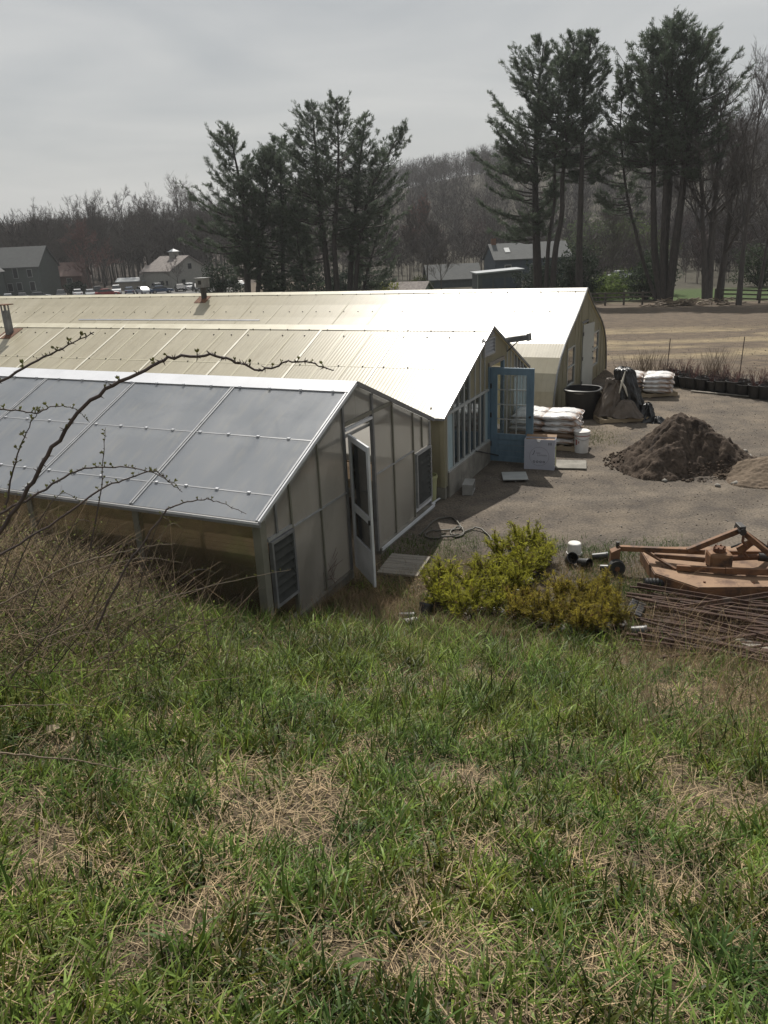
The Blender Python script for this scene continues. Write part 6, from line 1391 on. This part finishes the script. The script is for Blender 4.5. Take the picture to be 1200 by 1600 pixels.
# ------------------------------------------------------------------ potted conifers
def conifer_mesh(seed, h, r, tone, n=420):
    """ragged young conifer: separate boughs with feathery shoots along them"""
    rg = np.random.default_rng(seed); nb = 17; C, D, T0, WP, WQ = [], [], [], [], []
    for b in range(nb):
        az = rg.uniform(0, 6.3); el = math.radians(rg.uniform(22, 82)); L_ = rg.uniform(.45, 1.0) * (h - .08 if el > .9 else r * 1.25); z0 = .10 + rg.uniform(0, .12)
        d = np.array([math.cos(az) * math.cos(el), math.sin(az) * math.cos(el), math.sin(el)]); p = np.array([0, 0, z0]); m = 6; pts = [p]
        for k in range(m): d = d + rg.normal(0, .10, 3) + np.array([0, 0, .05]); d = d / np.linalg.norm(d); pts.append(pts[-1] + d * L_ / m)
        WP += pts[:-1]; WQ += pts[1:]; tb = rg.uniform(.65, 1.25)
        ns = int(n / nb)
        for k in range(ns):
            f = rg.uniform(.22, 1.0); i = min(int(f * m), m - 1); q = pts[i] + (pts[i + 1] - pts[i]) * (f * m - i); e = d * .9 + rg.normal(0, .62, 3) + np.array([0, 0, .1]); e /= np.linalg.norm(e)
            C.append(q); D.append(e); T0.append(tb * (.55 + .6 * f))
    C = np.array(C); D = np.array(D); n = len(C); ln = rg.uniform(.045, .11, n); k = 10
    side = np.cross(D, np.array([0, 0, 1.])); side /= np.linalg.norm(side, axis=1, keepdims=True) + 1e-9; up = np.cross(side, D)
    s = (np.arange(k) + .5) / k; sg = np.array([1, -1] * k)[:k]
    B = C[:, None] + D[:, None] * (ln[:, None] * s[None])[..., None]; th = rg.uniform(-.8, .8, (n, k))
    Nd = D[:, None] * .8 + side[:, None] * (sg[None] * np.cos(th))[..., None] + up[:, None] * np.sin(np.abs(th))[..., None] * .8; Nd /= np.linalg.norm(Nd, axis=2, keepdims=True)
    V, F = slivers(rg, B.reshape(-1, 3), Nd.reshape(-1, 3), rg.uniform(.020, .036, n * k), rg.uniform(.006, .010, n * k))
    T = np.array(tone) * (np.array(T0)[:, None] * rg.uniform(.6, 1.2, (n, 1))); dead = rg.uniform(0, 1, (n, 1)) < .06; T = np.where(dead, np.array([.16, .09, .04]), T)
    T = np.repeat(T[:, None], k, 1).reshape(-1, 3); T = np.repeat(T, 3, 0)
    P = np.concatenate([np.array(WP), C]); Q = np.concatenate([np.array(WQ), C + D * ln[:, None]]); nw = len(WP)
    W0, W1 = seg_tubes(P, Q, np.append(np.full(nw, .006), np.full(n, .002)), np.append(np.full(nw, .0045), np.full(n, .0012)), 3)
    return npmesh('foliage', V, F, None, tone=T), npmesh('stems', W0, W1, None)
def conifer(meshes, label, loc, s, rot, group):
    t = thing('conifer_shrub', label, 'shrub', loc, rot, group)
    link_mesh('foliage', meshes[0], 'leafy', t); link_mesh('stems', meshes[1], 'cane', t)['kind'] = 'stuff'
    MB().lathe([(.085, 0), (.11, .15), (.12, .15), (.12, .175), (.10, .172), (.095, .155)], 14).build('pot', 'black_plastic', t, smooth=.6); MB().lathe([(.098, .15), (.06, .158), (.01, .16)], 12).build('soil', 'soil', t); t.scale = (s, s, s); return t
rg = np.random.default_rng(31)
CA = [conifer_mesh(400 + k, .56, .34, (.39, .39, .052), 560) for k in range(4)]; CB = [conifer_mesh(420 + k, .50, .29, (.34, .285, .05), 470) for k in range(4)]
la = ['bright yellow-green potted conifer in the larger clump by the greenhouse', 'olive potted conifer in the smaller clump before the rusty rods']
spA = [(684, 955), (712, 968), (744, 972), (776, 968), (700, 930), (734, 938), (768, 940), (802, 936), (756, 910), (790, 912), (820, 918), (780, 885), (812, 888), (838, 900), (806, 868), (834, 872), (850, 884), (722, 985)]
spB = [(806, 985), (836, 992), (868, 1000), (902, 1004), (936, 1000), (962, 990), (822, 964), (856, 970), (890, 974), (924, 972), (954, 965), (874, 948), (908, 948), (940, 946)]
for k, (px, py) in enumerate(spA): p = gp(px, py); conifer(CA[k % 4], la[0], (p.x, p.y, tzf(p.x, p.y) - .07), rg.uniform(.78, 1.05), rg.uniform(0, 6), 'conifers in the larger clump')
for k, (px, py) in enumerate(spB): p = gp(px, py); conifer(CB[k % 4], la[1], (p.x, p.y, tzf(p.x, p.y) - .07), rg.uniform(.78, 1.0), rg.uniform(0, 6), 'conifers in the smaller clump')

# ------------------------------------------------------------------ grass on the slope
def in_view(x, y, m=60):
    z = tz(x, y) + .1; q0, q1, q2 = x, y, z - H
    fw = q1 * math.cos(PITCH) - q2 * math.sin(PITCH); dn = -q2 * math.cos(PITCH) - q1 * math.sin(PITCH)
    fw = np.maximum(fw, .05); xr = q0 * FPX / fw; yr = dn * FPX / fw
    X = 600 + _c * xr + _s * yr; Y = 800 - _s * xr + _c * yr
    return (X > -m) & (X < 1200 + m) & (Y < 1600 + m * 3), X, Y
def sample_ground(rg, N, dens):
    N = int(N * 1.2); x = rg.uniform(-7.0, 8.6, N); y = rg.uniform(.3, 10.5, N); ok, X, Y = in_view(x, y, 480); near = (X > -60) & (X < 1260) & (Y < 1700); ok &= near | (rg.uniform(0, 1, N) < .42); x, y, X, Y = x[ok], y[ok], X[ok], Y[ok]
    xf = _u[0] * x + _u[1] * y; yf = _v[0] * x + _v[1] * y; keep = ~((xf < -4.75) & (yf > 6.65)); x, y, X, Y = x[keep], y[keep], X[keep], Y[keep]
    D = np.hypot(x, y); p = dens(x, y, X, Y, D); k = rg.uniform(0, 1, len(x)) < p; return x[k], y[k], X[k], Y[k], D[k]
def lush(x, y, X, Y):           # how green a spot is
    g = fbm(x * 2.6, y * 2.6, 71, 3) * .5 + fbm(x * 8.5, y * 8.5, 72, 2) * .5
    base = sstep(.37, .53, g)
    boost = sstep(1320, 1060, Y) * sstep(700, 350, X) * .35 + sstep(1130, 1030, Y) * .12
    return np.clip(base + boost, 0, 1)
rg = np.random.default_rng(55); parts = []
def dens_green(x, y, X, Y, D):
    s = .94 * y + .35 * x; edge = sstep(9.6, 8.3, s + .8 * (fbm(x * 1.2, y * 1.2, 81) - .5)); near = np.clip(2.2 / np.maximum(D, 1), .30, 1.0)
    brush = 1 - .55 * sstep(230, 60, X) * sstep(1120, 960, Y)
    dry = 1 - .82 * sstep(900, 1020, X) * sstep(1180, 1090, Y + 60 * (fbm(x * 2, y * 2, 83) - .5)) - .35 * sstep(.5, .62, fbm(x * 1.7, y * 1.7, 84)) * sstep(1150, 1050, Y)
    return np.clip(.16 + lush(x, y, X, Y) * .84, 0, 1) * edge * near * brush * dry
x, y, X, Y, D = sample_ground(rg, 620000, dens_green); n = len(x); P = np.stack([x, y, tz(x, y) - .01], 1)
lu = lush(x, y, X, Y)
Lg = rg.uniform(.05, .145, n) * (.6 + .6 * lu) * (1 + 1.2 * sstep(2.8, 5.5, D) * sstep(9.2, 7.5, D))
clump = .45 + 1.15 * sstep(.3, .7, fbm(x * 5.5, y * 5.5, 75, 2)); Wd = rg.uniform(.005, .0155, n) * rg.uniform(.6, 1.1, n); tn = clump[:, None] * np.array([.098, .148, .038]) * rg.uniform(.2, 1.75, (n, 1)) + rg.uniform(0, 1, (n, 1)) ** 3 * np.array([.07, .05, .0])
V, F, T = blades(rg, P, Lg, Wd, rg.uniform(.05, 1.15, n), tn, 3, 1.1); parts.append((V, F, T))
# broad tussocks
x, y, X, Y, D = sample_ground(rg, 3600, lambda x, y, X, Y, D: .62 * sstep(.35, .7, lush(x, y, X, Y)) * sstep(9.3, 8, .94 * y + .35 * x)); m = 24; n = len(x) * m
xx = np.repeat(x, m) + rg.normal(0, .045, n); yy = np.repeat(y, m) + rg.normal(0, .045, n); P = np.stack([xx, yy, tz(xx, yy) - .01], 1); sc_ = np.repeat(rg.uniform(.7, 1.35, len(x)), m); hue = np.repeat(rg.uniform(0, 1, len(x)), m)
tn = (np.array([.085, .155, .034]) * (1 - hue[:, None]) + np.array([.115, .17, .060]) * hue[:, None]) * rg.uniform(.65, 1.3, (n, 1))
V, F, T = blades(rg, P, rg.uniform(.09, .21, n) * sc_, rg.uniform(.007, .0145, n), rg.uniform(.05, 1.05, n), tn, 4, 1.2); parts.append((V, F, T))
V, F, T = cat_mesh(parts); tag(npmesh('grass', V, F, 'grass', tone=T), 'green spring grass growing on the near slope', 'grass', kind='stuff')
# dead thatch: flat straws and standing dry stems
parts = []
x, y, X, Y, D = sample_ground(rg, 330000, lambda x, y, X, Y, D: np.clip(1.15 - .55 * lush(x, y, X, Y), 0, 1) * sstep(10.4, 9.0, .94 * y + .35 * x) * np.clip(2.6 / np.maximum(D, 1), .35, 1)); n = len(x); P = np.stack([x, y, tz(x, y) + rg.uniform(.0, .03, n)], 1)
tn = np.array([.40, .31, .195]) * rg.uniform(.2, 1.35, (n, 1)); V, F, T = blades(rg, P, rg.uniform(.05, .18, n), rg.uniform(.002, .0048, n), rg.uniform(1.1, 1.58, n), tn, 2, .25); parts.append((V, F, T))
def dens_dry(x, y, X, Y, D):
    a = .05 + .95 * sstep(900, 1010, X) * sstep(1210, 1110, Y); b = sstep(330, 140, X) * sstep(1150, 1000, Y); c = sstep(1090, 1000, Y) * .55
    return np.clip(np.maximum(np.maximum(a, b), c), 0, 1) * sstep(9.6, 8.6, .94 * y + .35 * x) * (.25 + .75 * sstep(.4, .6, fbm(x * 2.4, y * 2.4, 91)))
x, y, X, Y, D = sample_ground(rg, 60000, dens_dry); n = len(x); P = np.stack([x, y, tz(x, y) - .01], 1)
tn = np.array([.30, .225, .14]) * rg.uniform(.4, 1.3, (n, 1)); Lg = rg.uniform(.12, .42, n) * (1 + .6 * sstep(930, 1050, X) * sstep(1200, 1100, Y))
V, F, T = blades(rg, P, Lg, rg.uniform(.0025, .006, n), rg.uniform(.0, .85, n), tn, 4, .8); parts.append((V, F, T))
V, F, T = cat_mesh(parts); tag(npmesh('dry_grass', V, F, 'straw', tone=T), 'dead straw-coloured grass matted on the near slope', 'dry grass', kind='stuff')
# dry weeds and grass at the yard edge
def ring_grass(name, label, N, pts, spread, Lr, tone, mat, seed, wd=(.004, .008)):
    rg = np.random.default_rng(seed); Q = [gp(*p) for p in pts]; i = rg.integers(0, len(Q), N); x = np.array([q.x for q in Q])[i] + rg.normal(0, spread, N); y = np.array([q.y for q in Q])[i] + rg.normal(0, spread, N)
    P = np.stack([x, y, tz(x, y) - .005], 1); xf = _u[0] * x + _u[1] * y; P = P[xf > -4.74]; N = len(P)
    V, F, T = blades(rg, P, rg.uniform(*Lr, N), rg.uniform(*wd, N), rg.uniform(.1, 1.0, N), np.array(tone) * rg.uniform(.6, 1.3, (N, 1)), 3, .7); tag(npmesh(name, V, F, mat, tone=T), label, 'grass', kind='stuff')
ring_grass('grass', 'short green weeds round the hose and plank walk', 2600, [(650, 850), (690, 858), (720, 855), (660, 870), (700, 880), (600, 870), (640, 850), (590, 910), (680, 905), (740, 845)], .22, (.03, .11), (.075, .12, .03), 'grass', 501)
ring_grass('grass', 'green weeds along the gravel edge beside the mower', 5200, [(935, 865), (960, 870), (1000, 865), (1050, 858), (960, 925), (985, 915), (1005, 935), (920, 905), (1190, 935), (1195, 900), (870, 855), (1020, 950), (930, 880)], .22, (.04, .14), (.07, .115, .028), 'grass', 502)
ring_grass('dry_grass', 'dry grass and litter at the foot of the conifers', 9000, [(600, 920), (640, 940), (620, 960), (680, 900), (870, 880), (900, 900), (940, 905), (980, 890), (1000, 960), (1030, 990), (1060, 965), (1100, 1000), (1150, 1045), (1020, 1040), (560, 945), (640, 1000), (780, 1000), (1180, 985)], .30, (.05, .2), (.24, .175, .10), 'straw', 503, (.002, .005))
ring_grass('dry_grass', 'dry brown weeds along the foot of the nearest gable', 5200, [(430, 935), (460, 945), (490, 945), (520, 945), (545, 950), (570, 960), (600, 965), (625, 990), (480, 960), (560, 985), (700, 1010), (760, 1020), (600, 1000)], .16, (.08, .34), (.22, .165, .105), 'straw', 506, (.0025, .005))
ring_grass('grass', 'tuft of green weeds inside the open greenhouse door', 900, [(585, 850), (582, 862), (590, 858)], .10, (.06, .22), (.10, .2, .03), 'grass', 504)
ring_grass('grass', 'short grass round the white pail by the stacked bags', 1800, [(905, 672), (925, 680), (900, 690), (935, 690), (890, 672), (945, 683)], .28, (.03, .09), (.10, .11, .045), 'grass', 505)
# ------------------------------------------------------------------ brush and brambles at left
rg = np.random.default_rng(66); N = 52000
x = rg.uniform(-6.6, -1.0, N); y = rg.uniform(3.2, 8.8, N); ok, X, Y = in_view(x, y, 150); xf = _u[0] * x + _u[1] * y; yf = _v[0] * x + _v[1] * y
dn = sstep(-1.2, -2.6, x + .25 * (y - 6)) * sstep(3.2, 5.0, y - .35 * x - 1.0) * (yf < 6.6); k = ok & (rg.uniform(0, 1, N) < dn * (.25 + .75 * sstep(.4, .58, fbm(x * 2.1, y * 2.1, 97)))); x, y = x[k], y[k]; n = len(x); P = np.stack([x, y, tz(x, y)], 1)
hgt = rg.uniform(.12, .95, n) * (.34 + .72 * sstep(-2.0, -4.6, x)); tn = np.where(rg.uniform(0, 1, (n, 1)) < .62, np.array([.32, .25, .155]), np.array([.12, .10, .058])) * rg.uniform(.35, 1.35, (n, 1))
V1 = blades(rg, P, hgt, rg.uniform(.003, .008, n), rg.uniform(.0, 1.35, n), tn, 4, 1.5)
n2 = 12000; i = rg.integers(0, n, n2); C = P[i] + np.stack([rg.normal(0, .2, n2), rg.normal(0, .2, n2), rg.uniform(.05, .75, n2) * hgt[i]], 1)
V2 = blades(rg, C, rg.uniform(.015, .04, n2), rg.uniform(.010, .022, n2), rg.uniform(.2, 1.5, n2), np.array([.17, .20, .05]) * rg.uniform(.6, 1.3, (n2, 1)), 2, .5)
n3 = 1500; i = rg.integers(0, n, n3); a = rg.uniform(0, 6.3, n3); e = rg.uniform(.05, 1.1, n3); d3 = np.stack([np.cos(a) * np.cos(e), np.sin(a) * np.cos(e), np.sin(e)], 1); P3_ = P[i] + np.stack([np.zeros(n3), np.zeros(n3), rg.uniform(0, .35, n3)], 1)
T3 = np.repeat(np.where(rg.uniform(0, 1, (n3, 1)) < .5, np.array([.07, .05, .04]), np.array([.30, .23, .16])) * rg.uniform(.6, 1.3, (n3, 1)), 6, 0); W3 = seg_tubes(P3_, P3_ + d3 * rg.uniform(.3, .9, (n3, 1)), rg.uniform(.002, .0045, n3), np.full(n3, .0012), 3)
V, F, T = cat_mesh([V1, V2, (W3[0], W3[1], T3)]); tag(npmesh('brush', V, F, 'straw', tone=T), 'tangle of dry stems and budding brush on the bank at left', 'brush', kind='stuff')
def cane(label, pix, r, seed, buds=14, leafy=.5, thorn=True, pale=False):
    """arching bramble shoot through picture points (px,py,distance)"""
    rg = random.Random(seed); r *= .66; pts = [dp(*p) for p in pix]; res = []
    for i in range(len(pts) - 1):
        p0 = pts[max(i - 1, 0)]; p1 = pts[i]; p2 = pts[i + 1]; p3 = pts[min(i + 2, len(pts) - 1)]
        for k in range(5):
            s = k / 5; res.append(.5 * ((2 * p1) + (p2 - p0) * s + (2 * p0 - 5 * p1 + 4 * p2 - p3) * s * s + (3 * p1 - p0 - 3 * p2 + p3) * s ** 3) + Vector((rg.uniform(-1, 1), 0, rg.uniform(-1, 1))) * r * .7)
    res.append(pts[-1]); n = len(res); rad = [r * (1 - .78 * (k / (n - 1)) ** 1.2) for k in range(n)]
    t = thing('bramble_shoot', label, 'bramble', res[0], 0, 'bramble shoots at left'); o = res[0]
    MB().tube([q - o for q in res], rad, 6).build('stem', 'cane_pale' if pale else 'cane', t, smooth=1.2)
    th = MB(); bd = MB()
    for k in range(int(n * 1.6)):
        i = rg.randrange(1, n - 1); q = res[i] - o; d = Vector((rg.uniform(-1, 1), rg.uniform(-1, 1), rg.uniform(-.6, 1))).normalized(); th.tube([q, q + d * (rad[i] + r * 1.6)], [r * .35, .0004], 4)
    th.build('thorns', 'cane_pale' if pale else 'cane', t, kind='stuff')
    for k in range(buds):
        i = min(n - 1, 2 + int((n - 3) * (k + rg.random()) / buds)); q = res[i] - o; d = Vector((rg.uniform(-.7, .7), rg.uniform(-.5, .5), rg.uniform(.3, 1))).normalized(); L_ = rg.uniform(.007, .017)
        bd.tube([q, q + d * L_ * .6], [.0022, .002], 4)
        for j in range(4):
            e = (d + Vector((rg.uniform(-.8, .8), rg.uniform(-.8, .8), rg.uniform(-.2, .6)))).normalized(); c = q + d * L_ * .6; s = e.orthogonal().normalized() * L_ * .22
            bd.add([c, c + e * L_ * .5 + s, c + e * L_ * .9, c + e * L_ * .5 - s], [(0, 1, 2, 3)])
    bd.build('buds', 'bud', t, kind='stuff'); return t
cane('thorny shoot crossing the upper left edge over the cream roof', [(-170, 720, 2.3), (-80, 650, 2.25), (0, 597, 2.2), (60, 562, 2.2), (105, 540, 2.2), (147, 519, 2.2)], .0075, 1)
cane('long dark thorny shoot arching over the grey roof to a thin tip', [(-120, 985, 2.7), (-55, 905, 2.6), (0, 831, 2.5), (37, 776, 2.45), (73, 714, 2.4), (121, 648, 2.35), (176, 602, 2.3), (235, 573, 2.3), (271, 558, 2.3), (330, 555, 2.3), (370, 566, 2.3), (408, 577, 2.3), (450, 565, 2.3), (490, 569, 2.3), (522, 578, 2.3)], .0115, 2, 22)
cane('shoot rising from the brush and drooping at the grey roof middle', [(-70, 900, 3.0), (0, 866, 3.0), (75, 822, 3.0), (155, 767, 3.0), (200, 747, 3.0), (240, 737, 3.0), (262, 752, 3.0), (285, 769, 3.0)], .008, 3, 16)
cane('budding shoot arching just above the grey roof eave', [(-60, 835, 2.8), (0, 802, 2.8), (50, 777, 2.8), (100, 745, 2.8), (140, 731, 2.8), (200, 730, 2.8), (240, 739, 2.8), (275, 757, 2.8)], .008, 4, 22)
cane('dark shoot rising before the clear wall and bending over at the eave', [(150, 985, 3.6), (185, 907, 3.6), (215, 860, 3.6), (250, 812, 3.6), (268, 792, 3.6), (300, 783, 3.6), (322, 780, 3.6), (345, 786, 3.6), (385, 803, 3.6)], .009, 5, 10)
cane('pale shoot sloping up through the brush to the clear wall', [(-30, 960, 3.8), (0, 945, 3.8), (50, 917, 3.8), (90, 892, 3.8), (140, 875, 3.8), (180, 865, 3.8), (215, 857, 3.8), (250, 851, 3.8), (274, 850, 3.8)], .008, 6, 18, pale=True)
cane('upright thin shoot standing before the grey roof', [(140, 860, 3.4), (150, 815, 3.4), (158, 760, 3.4), (162, 710, 3.4), (165, 668, 3.4)], .006, 7, 16)
cane('upright forked shoot near the left edge', [(8, 800, 2.9), (15, 760, 2.9), (25, 722, 2.9), (35, 690, 2.9), (52, 655, 2.9), (66, 640, 2.9)], .006, 8, 18)
cane('thin zigzag twig before the grey roof at the left edge', [(-20, 640, 2.7), (0, 639, 2.7), (30, 642, 2.7), (60, 645, 2.7), (80, 635, 2.7), (110, 636, 2.7), (125, 645, 2.7), (140, 660, 2.7)], .0045, 9, 14)
cane('bramble tip ending before the corner post of the nearest greenhouse', [(60, 1000, 4.6), (160, 965, 4.6), (240, 940, 4.6), (320, 918, 4.6), (400, 900, 4.6), (455, 890, 4.6)], .006, 10, 26, pale=True)
cane('brown shoot lying over the grass at the left edge', [(-60, 1165, 3.1), (0, 1176, 3.1), (60, 1182, 3.1), (120, 1188, 3.1), (180, 1200, 3.1), (245, 1206, 3.1)], .007, 11, 6, pale=True)
cane('pale dry shoot low in the brush at left', [(-40, 1120, 3.4), (0, 1104, 3.4), (60, 1102, 3.4), (110, 1101, 3.4), (155, 1104, 3.4)], .005, 12, 5, pale=True)
rr = random.Random(8)
for k in range(16):
    x0 = rr.uniform(-60, 250); y0 = rr.uniform(920, 1060); D = rr.uniform(4.0, 5.8); dx = rr.uniform(40, 230); up = rr.uniform(60, 170)
    cane('thin bramble shoot within the brush on the left bank', [(x0, y0, D), (x0 + dx * .35, y0 - up * .6, D), (x0 + dx * .7, y0 - up * .95, D), (x0 + dx, y0 - up * .85, D)], .006, 50 + k, 14, pale=k % 2 == 0)
# dry reddish weed before the gable
rg = np.random.default_rng(71); p = gp(505, 925); t = thing('dead_weed', 'dry reddish weed growing against the nearest gable', 'weed', (p.x, p.y, tzf(p.x, p.y) - .02)); P, Q = [], []
for k in range(26):
    a = rg.uniform(0, 6.3); d = np.array([math.cos(a) * .35, math.sin(a) * .35, 1]) ; b = rg.normal(0, .07, 3); b[2] = 0; L_ = rg.uniform(.25, .7); q = b + d * L_ * .6; e = q + (d + rg.normal(0, .3, 3)) * L_ * .4; P += [b, q]; Q += [q, e]
    for j in range(4): f = b + (q - b) * rg.uniform(.4, 1); P.append(f); Q.append(f + (d + rg.normal(0, .6, 3)) * L_ * .25)
V, F = seg_tubes(P, Q, np.full(len(P), .0035), np.full(len(P), .002), 3); npmesh('stems', V, F, 'twig_red', parent=t)['kind'] = 'stuff'
# fallen leaves and paper on the slope
rr = random.Random(21)
for k, (px, py, s, lab) in enumerate([(82, 1148, .055, 'curled pale dead leaf in the grass at left'), (300, 1196, .045, 'pale curled leaf lying in the grass left of centre'), (285, 1166, .035, 'small tan leaf standing in the grass left of centre'), (132, 1050, .025, 'white scrap in the grass at left'), (832, 1428, .018, 'small white scrap in the foreground grass'), (1010, 1134, .05, 'orange-tan clump of dead grass at right'), (118, 1160, .03, 'tan leaf right of the curled pale leaf')]):
    d = ray(px, py); tt = 1.5
    while tt < 12 and H + d[2] * tt > tzf(d[0] * tt, d[1] * tt) + .04: tt += .02
    c = Vector((d[0] * tt, d[1] * tt, H + d[2] * tt + .02)); m = MB(); V = []; F = []; nn = 9
    for i in range(nn):
        f = i / (nn - 1); wd = s * .45 * math.sin(PI * (.12 + .76 * f)); cv = s * .35 * math.sin(PI * f)
        V += [(s * (f - .5) * 1.6, -wd, cv + wd * .5), (s * (f - .5) * 1.6, 0, cv), (s * (f - .5) * 1.6, wd, cv + wd * .6)]
    for i in range(nn - 1):
        for j in range(2): a = i * 3 + j; F.append((a, a + 3, a + 4, a + 1))
    o = m.add(V, F).build('dead_leaf', 'card_white' if 'white' in lab else ('pallet_wood'), smooth=1.); o.location = c; o.rotation_euler = (rr.uniform(-.5, .5), rr.uniform(-.5, .5), rr.uniform(0, 6)); tag(o, lab, 'leaf' if 'white' not in lab else 'scrap')

# ------------------------------------------------------------------ HAZE: the air itself
o = MB().box(-960, 960, -70, 960, -12, 74).build('haze', None); tag(o, kind='stuff', label='thin pale haze in the air', cat='haze')
hm = bpy.data.materials.new('haze'); hm.use_nodes = True; ht = hm.node_tree; ht.nodes.clear()
ho = ht.nodes.new('ShaderNodeOutputMaterial'); hv = ht.nodes.new('ShaderNodeVolumePrincipled'); hv.inputs['Color'].default_value = (.86, .88, .9, 1); hv.inputs['Density'].default_value = .00026; hv.inputs['Anisotropy'].default_value = .2
ht.links.new(hv.outputs[0], ho.inputs['Volume']); o.data.materials.append(hm)
